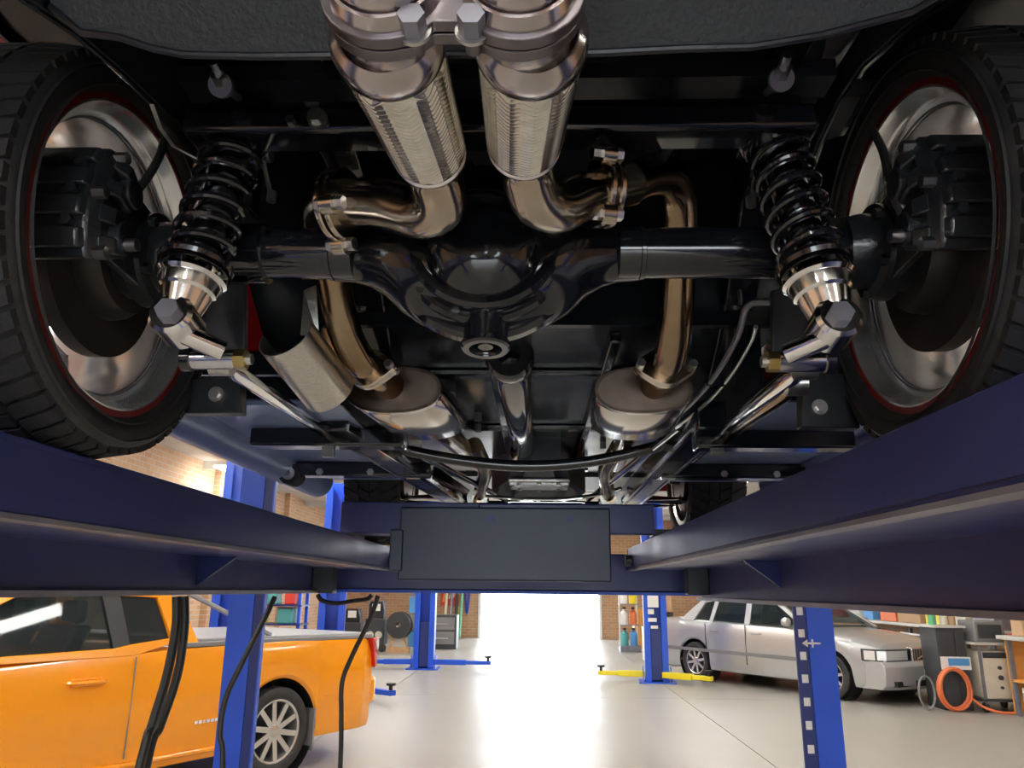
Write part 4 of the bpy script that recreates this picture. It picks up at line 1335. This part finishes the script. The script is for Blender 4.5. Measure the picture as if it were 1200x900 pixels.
# ------------------------------------------------------------------ silver sedan
def build_sedan():
    r = empty('silver_sedan', (0, 0, 0), 'silver boxy sedan parked at right beyond the hoist post', 'car')
    WR = .31
    arches = ((0, WR, .365), (2.66, WR, .365))
    st = [(-1.14, .74, .80, .84), (-1.10, .82, .90, .93), (-1.0, .85, .96, .985), (0, .88, .965, .99), (1.2, .88, .94, .97), (1.95, .88, .92, .95), (2.2, .88, .90, .95), (3.0, .855, .80, .86), (3.42, .80, .72, .77), (3.50, .78, .66, .70)]
    body_loft(st, .20, arches, 'body', silver_paint, r)
    mk().bx(-.95, 3.3, -.66, .66, .17, .4).build('underbody', plastic_black, r)
    for c in (0, 2.66):
        for s in (-1, 1):
            mk().lathe([(0, .36), (-.26, .36)], (c, s * .85, WR), (0, s, 0), 36, closed=False).build('wheel_well', plastic_black, r)
            mk().lathe([(-.27, .001), (-.27, .36)], (c, s * .85, WR), (0, s, 0), 36, closed=False).build('well_back', plastic_black, r)
            car_wheel(r, c, s, WR, .205, .19, .835, 8)
    zb, hw, tb = .95, .835, .34
    zr = 1.41
    for s in (-1, 1):
        side_poly([(.42, .98), (.50, 1.33), (1.12, 1.36), (1.14, .97)], s, hw, zb, tb, .008, -.01).build('rear_door_glass', glass, r)
        side_poly([(1.22, .97), (1.20, 1.36), (1.62, 1.35), (2.18, .98)], s, hw, zb, tb, .008, -.01).build('front_door_glass', glass, r)
        side_poly([(.02, .99), (.22, 1.26), (.42, 1.31), (.36, .98)], s, hw, zb, tb, .008, -.01).build('quarter_glass', glass_dark, r)
        side_poly([(1.12, .95), (1.10, 1.38), (1.21, 1.38), (1.23, .95)], s, hw, zb, tb, .04).build('door_pillar', silver_paint, r)
        side_poly([(.35, .95), (.42, 1.36), (.51, 1.36), (.43, .95)], s, hw, zb, tb, .04).build('door_pillar', silver_paint, r)
        side_poly([(-.34, .97), (-.10, 1.16), (.14, 1.34), (.42, 1.36), (.42, 1.30), (.20, 1.27), (.0, .97)], s, hw, zb, tb, .06, .01).build('rear_pillar', silver_paint, r, bevel=.01)
        side_poly([(.14, 1.31), (.24, zr), (1.56, zr), (1.95, 1.20), (2.36, .95), (2.24, .95), (1.9, 1.16), (1.58, 1.345), (.42, 1.325)], s, hw, zb, tb, .06, .012).build('roof_rail', silver_paint, r, bevel=.01)
        for t in (.30, 1.17, 2.22):
            mk().bx(t - .005, t + .005, s * .87, s * .8825, .34, .94).build('door_seam', plastic_black, r)
        mk().bar(V((-.95, s * .884, .50)), V((2.25, s * .884, .50)), .014, .05).build('side_moulding', plastic_grey, r, bevel=.004)
        for t in (.42, 1.30):
            mk().tube(smooth([V((t, s * .872, .82)), V((t + .03, s * .90, .822)), V((t + .15, s * .90, .826)), V((t + .19, s * .872, .828))], 4), .013, 8).build('door_handle', silver_paint, r)
        mk().lathe([(-.07, .001), (-.06, .05), (-.02, .07), (.04, .06), (.06, .001)], (2.05, s * .95, 1.02), (1, 0, 0), 18, closed=False).build('mirror', silver_paint, r)
        mk().prism([V((-1.13, s * .84, .66)), V((-1.13, s * .84, .88)), V((-.99, s * .872, .90)), V((-1.0, s * .878, .66))], (0, -s * .12, 0)).build('tail_light', lens_red, r, bevel=.006)
        # headlight wrapping round the front corner
        hl = mk().loft([[V((x, s * y, z)) for z in (.555, .715)] + [V((x - .05, s * (y - .02), z)) for z in (.715, .555)] for x, y in ((3.535, .31), (3.53, .60), (3.50, .76), (3.40, .835), (3.24, .872))]).build('headlight', charcoal, r)
        mk().loft([[V((x, s * y, z)) for z in (.575, .695)] + [V((x - .03, s * (y - .02), z)) for z in (.695, .575)] for x, y in ((3.545, .34), (3.54, .60), (3.51, .765), (3.42, .838))]).build('lens', lens_clear, hl)
        mk().loft([[V((x, s * y, z)) for z in (.575, .695)] + [V((x - .02, s * (y - .03), z)) for z in (.695, .575)] for x, y in ((3.40, .852), (3.25, .88))]).build('indicator', lens_white, hl)
        mk().bx(3.53, 3.62, s * .42, s * .74, .245, .315).build('fog_lamp_recess', plastic_black, r)
    mk().prism([V((.18, -.66, zr - .04)), V((.18, .66, zr - .04)), V((1.62, .66, zr - .03)), V((1.62, -.66, zr - .03))], (0, 0, .05)).build('roof', silver_paint, r, bevel=.02)
    mk().add([V((1.60, -.64, zr - .03)), V((1.60, .64, zr - .03)), V((2.36, .74, .95)), V((2.36, -.74, .95))], [(0, 1, 2, 3)]).build('windscreen', glass, r)
    mk().add([V((.20, -.64, zr - .03)), V((.20, .64, zr - .03)), V((-.32, .74, .97)), V((-.32, -.74, .97))], [(0, 1, 2, 3)]).build('rear_glass', glass_dark, r)
    # bumpers
    fb = mk().loft([[V((x, -.86, z)) , V((x + .10, -.62, z)), V((x + .14, 0, z)), V((x + .10, .62, z)), V((x, .86, z)), V((x - .30, .86, z)), V((x - .30, -.86, z))] for x, z in ((3.46, .20), (3.52, .26), (3.53, .50), (3.47, .56))]).build('front_bumper', silver_paint, r, bevel=.01)
    mk().bx(3.64, 3.675, -.36, .36, .25, .32).build('air_intake', plastic_black, fb)
    mk().bx(-1.22, -.95, -.82, .82, .36, .62).build('rear_bumper', silver_paint, r, bevel=.03)
    pl = mk().bx(3.668, 3.682, -.19, .19, .37, .46).build('number_plate', paper_white, r)
    for k in range(6):
        mk().bx(3.682, 3.684, -.15 + k * .053, -.118 + k * .053, .392, .438).build('plate_mark', plastic_grey, pl)
    gr = mk().bx(3.50, 3.58, -.28, .28, .55, .735).build('grille', chrome, r, bevel=.006)
    mk().bx(3.575, 3.585, -.255, .255, .568, .715).build('grille_mesh', plastic_black, gr)
    for k in range(9):
        mk().bx(3.58, 3.59, -.24 + k * .06 - .004, -.24 + k * .06 + .004, .568, .715).build('grille_bar', chrome, gr)
    mk().bar(V((3.592, -.2, .585)), V((3.592, .2, .70)), .006, .02).build('grille_sash', chrome, gr)
    for s in (-1, 1):
        sb = mk().box((1.3, s * .36, .85), (.14, .44, .6)).build('seat_back', seat_red if s > 0 else plastic_black, r, bevel=.03)
        mk().box((1.27, s * .36, 1.22), (.09, .22, .14)).build('headrest', plastic_black, sb, bevel=.03)
    mk().box((.25, 0, .8), (.14, 1.2, .55)).build('rear_seat', plastic_black, r, bevel=.03)
    mk().bx(1.95, 2.3, -.68, .68, .85, .96).build('dashboard', plastic_black, r, bevel=.03)
    return r


sed = build_sedan()
sf = V((.55, -.835, 0)).normalized()
sright = V((-.835, -.55, 0)).normalized()
sed.rotation_euler = (0, 0, math.atan2(sf.y, sf.x))
sed.location = V((2.76, 14.0, 0)) - sright * .835

# ================================================================== two-post lift columns
def lift_column(x, y, rz, label, arm_m, arms, h=3.0, wd=.38):
    r = empty('lift_column', (0, 0, 0), label, 'vehicle lift')
    m = mk().bx(-wd / 2, wd / 2, .10, .13, .02, h).bx(-wd / 2, -wd / 2 + .03, -.13, .10, .02, h).bx(wd / 2 - .03, wd / 2, -.13, .10, .02, h)
    m.bx(-wd / 2, -wd / 2 + .10, -.15, -.13, .02, h).bx(wd / 2 - .10, wd / 2, -.15, -.13, .02, h)
    m.build('column', hoist_blue, r, bevel=.004)
    mk().bx(-.30, .30, -.28, .28, 0, .02).build('base_plate', hoist_blue, r)
    mk().bx(-.085, .085, -.125, .09, .05, .85).build('carriage', hoist_dark, r)
    for a in (-.22, .22):
        mk().prism([V((a, -.2, .02)), V((a, .2, .02)), V((a, .12, .25)), V((a, -.12, .25))], (.012 if a > 0 else -.012, 0, 0)).build('gusset', hoist_blue, r)
    for ang, L in arms:
        d = V((math.cos(ang), math.sin(ang), 0))
        b = V((d.x * .12, d.y * .16 - .05, .13))
        am = mk().bar(b, b + d * (L * .6), .13, .09).build('arm', arm_m, r, bevel=.006)
        mk().bar(b + d * (L * .5), b + d * L, .10, .065).build('arm_extension', arm_m, am, bevel=.005)
        e = b + d * (L - .05)
        mk().lathe([(.03, .025), (.09, .025), (.09, .06), (.12, .065), (.12, .001)], e, (0, 0, 1), 18, closed=False).build('lift_pad', plastic_black, am)
    r.location = (x, y, 0)
    r.rotation_euler = (0, 0, rz)
    return r


c1 = lift_column(-2.08, 15.3, 0, 'blue lift column with low blue arms standing before the brick back wall', hoist_blue, ((PI + .1, 1.05), (-.08, 1.15)))
mk().bx(.02, .17, -.175, -.151, 1.55, 1.9).build('notice', paper_white, c1)
c2 = lift_column(-2.95, 11.6, .2, 'blue lift column rising behind the tray of the orange ute', hoist_blue, ((-.85, 1.25), (PI + .7, 1.0)))
c3 = lift_column(2.03, 13.6, -.1, 'blue lift column with yellow arms near the silver sedan tail', lift_yellow, ((PI - .02, .85), (-.55, .85)))
for z0, z1, xa, xb in ((1.19, 1.38, -.12, .06), (1.08, 1.16, -.12, -.02), (.96, 1.02, -.12, .02), (.85, .9, -.08, .04)):
    mk().bx(xa, xb, -.165, -.151, z0, z1).build('notice', paper_white, c3)
c4 = lift_column(-3.75, 9.7, .3, 'tall blue lift column showing between hoist rail and car sill at left', hoist_blue, ((PI + .6, .8),))

# ================================================================== things along the walls
def box_thing(name, x, y, z, d, m, label, cat, group=None, rz=0, lid=None, bevel=.006):
    r = empty(name, (x, y, z), label, cat, group)
    mk().box((x, y, z + d[2] / 2), d, rz=rz).build('body', m, r, bevel=bevel)
    if lid is not None:
        mk().box((x, y, z + d[2] + .012), (d[0] + .016, d[1] + .016, .024), rz=rz).build('lid', lid, r, bevel=.004)
    return r


# ---- back left: wheeled machines, cabinet, poles
def machine(x, y, hgt, label):
    r = empty('wheeled_machine', (x, y, 0), label, 'machine', 'black machines along the back brick wall')
    mk().box((x, y, hgt * .28 + .12), (.46, .5, hgt * .5)).build('body', charcoal, r, bevel=.02)
    mk().box((x, y, hgt * .78), (.36, .36, hgt * .36)).build('head', plastic_black, r, bevel=.03)
    for s in (-1, 1):
        mk().cyl((x + s * .10, y - .26, hgt * .32), (x + s * .10, y - .245, hgt * .32), .085, n=20).build('gauge', cream, r)
        mk().cyl((x + s * .2, y - .27, .09), (x + s * .2, y - .2, .09), .09, n=18).build('wheel', rubber, r)
        mk().tube(smooth([(x + s * .22, y - .2, .2), (x + s * .25, y - .22, hgt * .6), (x + s * .14, y - .2, hgt * 1.02)], 5), .014, 8).build('frame_tube', steel_grey, r)
    mk().box((x, y - .185, hgt * .84), (.20, .012, .16)).build('label_plate', paper_white, r)
    return r


machine(-4.42, 19.5, 1.0, 'shorter black wheeled machine close to the tray of the orange ute')
machine(-3.80, 19.3, 1.2, 'taller black wheeled machine with white plate before the back bricks')
ca = empty('hose_reel', (-3.18, 18.9, 0), 'round dark hose reel on a stand left of the blue lift column', 'hose reel')
mk().lathe([(-.1, .06), (-.1, .30), (-.085, .30), (-.085, .24), (.085, .24), (.085, .30), (.1, .30), (.1, .06)], (-3.18, 18.9, .62), (.2, 1, 0), 32).build('drum', charcoal, ca)
mk().lathe([(-.075, .22), (-.075, .275), (.075, .275), (.075, .22)], (-3.18, 18.9, .62), (.2, 1, 0), 32).build('coiled_hose', rubber_hose, ca)
for s in (-1, 1):
    mk().bar((-3.18 + s * .25, 18.9, 0), (-3.18, 18.9, .62), .04, .04, (0, 1, 0)).build('leg', timber, ca)
mk().bx(-3.43, -2.93, 18.75, 19.05, 0, .12).build('base', timber, ca)

cb = empty('grey_cabinet', (-2.25, 20.4, 0), 'low grey cabinet below the red banner right of the blue lift column', 'cabinet')
mk().bx(-2.75, -1.95, 20.1, 20.7, .0, .82).build('body', charcoal, cb, bevel=.01)
for z in (.12, .46):
    d = mk().bx(-2.70, -2.0, 20.07, 20.1, z, z + .30).build('drawer', plastic_grey, cb, bevel=.005)
    mk().bx(-2.55, -2.15, 20.05, 20.07, z + .13, z + .16).build('handle', zinc, d)
bn = empty('red_banner', (-2.35, HY1 - .02, .95), 'red banner with pale marks hanging on the back brick wall', 'banner')
mk().bx(-2.95, -2.30, HY1 - .02, HY1 - .005, .95, 2.3).build('cloth', box_red, bn)
for k in range(3):
    mk().prism([V((-2.9 + .2 * k, HY1 - .024, 1.05 + .1 * k)), V((-2.72 + .2 * k, HY1 - .024, 1.1 + .1 * k)), V((-2.66 + .2 * k, HY1 - .024, 1.45)), V((-2.84 + .2 * k, HY1 - .024, 1.40))], (0, .003, 0)).build('pale_mark', paper_white if k == 1 else bench_orange, bn)
for i, (px, m, lab) in enumerate(((527, cream, 'cream pole leaning on the back wall beside the red banner'), (533, steel_grey, 'grey steel pole leaning on the back wall, second from the banner'), (539, charcoal, 'dark pole leaning on the back wall between grey and green poles'), (544, box_green, 'pale green pole leaning on the back wall beside the blue strap'))):
    p = V(((px - 628) / 900 * 24.3, 24.25, .05))
    o = mk().tube([p, V((p.x + .02, HY1 - .1, 2.4))], .045, 12).build('leaning_pole', m)
    tag(o, lab, 'pole', 'poles leaning on the back wall')
st = mk().tube(smooth([(-2.16, HY1 - .05, 2.6), (-2.18, HY1 - .06, 1.5), (-2.11, HY1 - .07, .72), (-2.04, HY1 - .06, 1.5), (-2.02, HY1 - .05, 2.6)], 6), .028, 8).build('blue_strap', hoist_blue)
tag(st, 'blue strap hanging in a loop on the back wall beside the doorway', 'strap')
# stacked grey crates beside column
for k in range(4):
    z = .02 + k * .42
    if k == 0:
        z = 0
    box_thing('storage_crate', -3.02, 21.0, k * .42, (.5, .4, .40), plastic_grey if k % 2 else sticker_blue, ['blue storage crate at the bottom of the stack behind the lift column', 'grey storage crate second from the floor behind the lift column', 'blue storage crate third from the floor behind the lift column', 'grey storage crate on top of the stack behind the lift column'][k], 'crate', 'crates stacked by the back wall')

# ---- shelves with bottles behind the ute tray
sh = empty('parts_shelf', (-5.3, 15.4, 0), 'blue metal parts shelf behind the orange ute tray', 'shelf')
for x in (-5.9, -4.5):
    for y in (15.2, 15.7):
        mk().bx(x - .03, x + .03, y - .03, y + .03, 0, 2.0).build('upright', hoist_blue, sh)
for z in (.3, .75, 1.1, 1.6):
    mk().bx(-5.95, -4.45, 15.15, 15.75, z, z + .03).build('shelf_board', hoist_dark, sh)
shelf_items = [(-5.75, 1.13, .22, .30, box_green, 'green'), (-5.42, 1.13, .2, .24, paper_white, 'white'), (-5.1, 1.13, .26, .34, box_teal, 'teal'), (-4.72, 1.13, .2, .28, box_red, 'red'), (-5.7, .78, .24, .26, paper_white, 'pale'), (-5.3, .78, .26, .22, box_yellow, 'yellow'), (-4.8, .78, .3, .28, box_teal, 'blue green')]
for x, z, a, h, m, cname in shelf_items:
    box_thing('parts_box', x, 15.4, z, (a, .3, h), m, f'{cname} box on the {"upper" if z > 1 else "lower"} board of the blue parts shelf', 'box', 'boxes on the parts shelf', bevel=.02, lid=plastic_grey)

# ---- back right: bottles, bin, white box near doorway
def bottle(x, y, z, r, h, m, label, cap=plastic_black):
    t = empty('bottle', (x, y, z), label, 'bottle', 'bottles by the far doorway')
    mk().lathe([(0, .001), (0, r), (h * .7, r), (h * .82, r * .45), (h * .9, r * .4), (h * .9, .001)], (x, y, z), (0, 0, 1), 20, closed=False).build('body', m, t)
    mk().cyl((x, y, z + h * .88), (x, y, z + h), r * .45, n=14).build('cap', cap, t)


stnd = empty('oil_stand', (2.35, 20.2, 0), 'pale stand by the far doorway holding a column of bottles', 'stand')
mk().bx(2.12, 2.62, 20.0, 20.45, 0, .12).build('base', steel_grey, stnd)
for x in (2.15, 2.59):
    mk().bx(x - .02, x + .02, 20.38, 20.42, .12, 1.7).build('upright', paper_white, stnd)
for z in (.12, .62, 1.12):
    mk().bx(2.13, 2.61, 20.02, 20.42, z, z + .02).build('shelf_board', steel_grey, stnd)
for z, ms in ((.14, ((box_teal, 'teal'), (sticker_blue, 'blue'))), (.64, ((paper_white, 'white'), (hose_orange, 'orange'))), (1.14, ((paper_white, 'white'), (box_yellow, 'yellow')))):
    for k, (m, nm) in enumerate(ms):
        lv = {.14: 'bottom', .64: 'middle', 1.14: 'top'}[z]
        bottle(2.25 + k * .22, 20.2, z, .09, .42, m, f'{nm} bottle on the {lv} shelf of the oil stand')
box_thing('white_bin', 2.62, 17.6, 0, (.52, .45, .68), paper_white, 'white square bin on the floor left of the lift column with yellow arms', 'bin', lid=paper_white, bevel=.02)
dr = empty('dark_drum', (3.0, 19.0, 0), 'dark tall drum standing behind the white bin', 'drum')
mk().lathe([(0, .001), (0, .27), (.3, .27), (.31, .28), (.33, .28), (.34, .27), (.62, .27), (.63, .28), (.65, .28), (.66, .27), (.95, .27), (.96, .28), (.975, .28), (.975, .001)], (3.0, 19, 0), (0, 0, 1), 32, closed=False).build('shell', charcoal, dr)
mk().cyl((2.9, 18.9, .975), (2.9, 18.9, 1.0), .04, n=14).build('bung', zinc, dr)
box_thing('cardboard_carton', 3.0, 19.0, 1.0, (.42, .42, .45), box_brown, 'brown cardboard carton sitting on top of the dark drum', 'carton', bevel=.005)
box_thing('orange_crate', 2.92, 21.4, 0, (.6, .5, 1.0), bench_orange, 'tall orange crate by the back wall right of the doorway', 'crate', lid=box_brown)
box_thing('red_toolbox', 3.65, 16.4, 0, (.6, .45, .95), box_red, 'red tool cabinet behind the tail of the silver sedan', 'cabinet', lid=charcoal)
box_thing('small_white_tub', 2.8, 16.6, 0, (.26, .26, .38), paper_white, 'small white tub beside the base of the yellow-armed lift', 'tub', lid=paper_white, bevel=.03)

# ---- long bench along the right wall behind the sedan, with clutter
def bench(x0, x1, y0, y1, h, label, m_top, m_leg):
    r = empty('work_bench', ((x0 + x1) / 2, (y0 + y1) / 2, 0), label, 'bench')
    mk().bx(x0, x1, y0, y1, h - .05, h).build('top', m_top, r, bevel=.004)
    mk().bx(x0 + .05, x1 - .05, y0 + .05, y1 - .05, .28, .31).build('lower_shelf', m_leg, r)
    for x in (x0 + .06, x1 - .06):
        for y in (y0 + .06, y1 - .06):
            mk().bx(x - .03, x + .03, y - .03, y + .03, 0, h - .05).build('leg', m_leg, r)
    return r


bench(6.95, 7.85, 12.6, 19.4, .92, 'long pale-topped bench along the right wall behind the silver sedan', bench_top, steel_grey)
clut = [(7.33, 18.9, (.5, .5, .35), box_red, 'red carton at the far end of the long right bench'), (7.38, 18.1, (.5, .6, .25), paper_white, 'white flat carton next to the red carton on the long bench'), (7.33, 17.3, (.45, .5, .4), sticker_blue, 'blue carton on the long right bench above the sedan roof line'),
        (7.38, 16.4, (.5, .7, .3), hose_orange, 'long orange-red case on the long bench behind the sedan'), (7.33, 15.4, (.5, .9, .28), box_brown, 'long brown case lying on the long bench behind the sedan bonnet'), (7.28, 14.5, (.4, .5, .36), box_yellow, 'bright yellow box on the long bench above the sedan bonnet'),
        (7.33, 13.7, (.5, .6, .24), cream, 'cream tray box on the long bench near the yellow box'), (7.33, 12.9, (.5, .6, .2), steel_grey, 'grey steel tray on the near end of the long bench')]
for x, y, d, m, lab in clut:
    box_thing('bench_carton', x, y, .92, d, m, lab, 'box', 'cartons on the long bench', lid=None, bevel=.01)
# stack of steel lengths on trestles in front of the bench
for k in range(5):
    o = mk().bar((6.38 + .09 * k, 15.4 - .1 * k, .62 + .035 * k), (6.48 + .05 * k, 12.6 + .02 * k, .62 + .035 * k), .05, .03).build('steel_length', zinc if k % 2 == 0 else hoist_dark)
    tag(o, ['lowest bright steel length in the rack beside the sedan nose', 'dark steel length just above the lowest one in the rack', 'middle bright steel length in the rack beside the sedan nose', 'dark steel length just under the topmost one in the rack', 'topmost bright steel length in the rack beside the sedan nose'][k], 'steel bar', 'steel lengths in the rack')
tr_ = empty('steel_rack', (6.55, 13.9, 0), 'dark rack carrying steel lengths beside the sedan nose', 'rack')
for y in (13.0, 14.9):
    for x in (6.28, 6.86):
        mk().bx(x - .025, x + .025, y - .025, y + .025, 0, .85).build('upright', charcoal, tr_)
    mk().bx(6.25, 6.88, y - .03, y + .03, .57, .603).build('beam', charcoal, tr_)

# ---- welder corner: dark cabinet, hose coil, cream machine on trolley
P0 = atz(1108, 835, 0)
cab = empty('dark_cabinet', (P0.x + .30, P0.y + .25, 0), 'dark steel cabinet behind the orange coiled hose', 'cabinet')
cx, cy = P0.x + .30, P0.y + .40
mk().bx(cx - .20, cx + .17, cy - .2, cy + .25, .0, 1.02).build('body', charcoal, cab, bevel=.008)
mk().bx(cx - .18, cx + .02, cy - .215, cy - .2, .06, .98).build('door', charcoal, cab, bevel=.003)
mk().bx(cx + .03, cx + .155, cy - .215, cy - .2, .06, .98).build('door', charcoal, cab, bevel=.003)
sg = mk().bx(cx - .19, cx + .19, cy - .235, cy - .218, .50, .66).build('blue_white_sign', paper_white)
tag(sg, 'white and blue label fixed to the dark cabinet above the hose', 'sign')
mk().bx(cx - .10, cx + .17, cy - .239, cy - .235, .55, .64).build('blue_panel', sticker_blue, sg)
mk().bx(cx - .22, cx + .19, cy - .22, cy + .28, 1.02, 1.05).build('top_board', bench_top, cab)
for k, (m, lab, dx, h) in enumerate(((box_green, 'green bottle standing on the dark cabinet top', -.13, .26), (cream, 'cream bottle standing on the dark cabinet top', .02, .22), (box_brown, 'brown bottle standing on the dark cabinet top', .13, .30))):
    t = empty('bottle', (cx + dx, cy, 1.05), lab, 'bottle', 'bottles on the dark cabinet')
    mk().lathe([(0, .001), (0, .05), (h * .65, .05), (h * .8, .02), (h * .9, .02), (h * .9, .001)], (cx + dx, cy, 1.05), (0, 0, 1), 18, closed=False).build('body', m, t)
    mk().cyl((cx + dx, cy, 1.05 + h * .86), (cx + dx, cy, 1.05 + h), .023, n=12).build('cap', plastic_black, t)
# coiled orange hose leaning on the cabinet
hc = V((cx - .10, cy - .31, .27))
pts = []
for k in range(6 * 20):
    a = 2 * PI * k / 20
    ph = k / 20
    rx, rz_ = .19 + .015 * math.sin(ph * 2.3), .245 + .012 * math.cos(ph * 1.7)
    pts.append(hc + V((rx * math.cos(a) + .012 * math.sin(ph * 3), -.028 + ph * .011, rz_ * math.sin(a) + .0)))
pts += smooth([pts[-1], hc + V((.28, -.06, -.19)), hc + V((.45, -.16, -.25)), hc + V((.70, -.18, -.25)), hc + V((.84, -.2, -.25))], 6)[1:]
tag(mk().tube(pts, .016, 8).build('coiled_hose', hose_orange), 'orange hose coiled on the floor against the dark cabinet', 'hose')
gc = mk()
gp = [V((cx - .44 + .10 * math.cos(2 * PI * k / 24), cy - .27 + .003 * k / 24, .22 + .20 * math.sin(2 * PI * k / 24))) for k in range(60)]
tag(gc.tube(gp, .014, 8).build('grey_cable_loop', plastic_grey), 'grey cable loop left of the orange coiled hose', 'cable')

mx_, my_ = cx + .50, cy - .10
tro = empty('machine_trolley', (mx_, my_, 0), 'wire frame trolley holding a cream machine beside the orange hose', 'trolley')
for x in (-.25, .25):
    for y in (-.26, .26):
        mk().bx(mx_ + x - .015, mx_ + x + .015, my_ + y - .015, my_ + y + .015, .06, .84).build('upright', steel_grey, tro)
mk().bx(mx_ - .30, mx_ + .30, my_ - .28, my_ + .28, .13, .16).build('deck', charcoal, tro)
mk().bx(mx_ - .31, mx_ + .31, my_ - .29, my_ + .29, .82, .85).build('top_deck', bench_top, tro)
for x in (-.25, .25):
    for y in (-.24, .24):
        mk().lathe([(-.02, .001), (-.02, .06), (.02, .06), (.02, .001)], (mx_ + x, my_ + y, .06), (1, 0, 0), 18, closed=False).build('wheel', rubber, tro)
wd = empty('cream_machine', (mx_, my_, .16), 'cream box-shaped machine standing inside the wire trolley', 'machine')
mk().bx(mx_ - .23, mx_ + .20, my_ - .25, my_ + .22, .16, .74).build('case', cream, wd, bevel=.015)
mk().bx(mx_ - .21, mx_ + .18, my_ - .262, my_ - .25, .66, .73).build('vent_panel', charcoal, wd)
for z, q in ((.42, .030), (.54, .022), (.30, .018)):
    k = mk().cyl((mx_ - .02, my_ - .275, z), (mx_ - .02, my_ - .25, z), q, n=16).build('knob', charcoal, wd)
rdh = mk().tube(smooth([(mx_ + .05, my_ - .1, .87), (mx_ + .25, my_ - .30, .95), (mx_ + .31, my_ - .32, .7), (mx_ + .30, my_ - .33, .4), (mx_ + .22, my_ - .34, .10), (mx_ + .0, my_ - .38, .02)], 6), .016, 8).build('red_hose', box_red)
tag(rdh, 'dark red hose hanging down the right side of the trolley', 'hose')
tk = empty('grey_tank', (mx_, my_, .85), 'grey unit sitting on top of the wire trolley', 'machine')
mk().bx(mx_ - .25, mx_ + .15, my_ - .2, my_ + .2, .85, 1.12).build('case', plastic_grey, tk, bevel=.02)
mk().bx(mx_ - .2, mx_ + .1, my_ - .215, my_ - .2, .9, 1.07).build('panel', charcoal, tk)

# ---- orange bench at the right edge
ob = atz(1118, 838, 0)
bx0, by0 = ob.x + .78, ob.y - 1.6
o_b = empty('orange_bench', (bx0 + .5, by0 + .9, 0), 'orange-panelled work bench with pale top at the right edge', 'bench')
mk().bx(bx0 - .05, bx0 + 1.2, by0 - .05, by0 + 1.75, .90, .95).build('top', bench_top, o_b, bevel=.006)
mk().bx(bx0, bx0 + 1.1, by0 + 1.62, by0 + 1.66, .02, .90).build('side_panel', bench_orange, o_b)
mk().bx(bx0 + 1.0, bx0 + 1.04, by0, by0 + 1.62, .02, .90).build('back_panel', bench_orange, o_b)
mk().bx(bx0, bx0 + 1.0, by0, by0 + 1.62, .40, .43).build('shelf_board', bench_orange, o_b)
for y in (by0 + .02, by0 + 1.58):
    mk().bx(bx0, bx0 + .05, y, y + .05, 0, .90).build('leg', steel_grey, o_b)
items = [(.22, 1.35, 0, (.34, .34, .34), paper_white, 'white printed carton on the floor under the orange bench'), (.25, .9, 0, (.36, .36, .30), sticker_blue, 'blue carton on the floor under the orange bench'), (.3, 1.25, .43, (.3, .3, .22), plastic_grey, 'grey box on the shelf of the orange bench'),
         (.2, 1.45, .95, (.28, .24, .30), box_brown, 'reddish brown box on top of the orange bench'), (.25, 1.05, .95, (.3, .3, .16), paper_white, 'white box on top of the orange bench'), (.25, .6, .95, (.3, .3, .2), box_red, 'red box on top of the orange bench')]
for dx, dy, z, d, m, lab in items:
    t = box_thing('bench_box', bx0 + dx, by0 + dy, z, d, m, lab, 'box', 'boxes around the orange bench', bevel=.008)
    if z == 0 and m is paper_white:
        X, Y = bx0 + dx, by0 + dy
        mk().bx(X - .182, X - .170, Y - .12, Y + .02, .06, .26).build('printed_patch', box_red, t)
        mk().bx(X - .182, X - .170, Y + .03, Y + .13, .10, .28).build('printed_patch', sticker_blue, t)
        mk().bx(X - .12, X + .04, Y - .182, Y - .170, .08, .22).build('printed_patch', box_yellow, t)
bpy.context.view_layer.update()
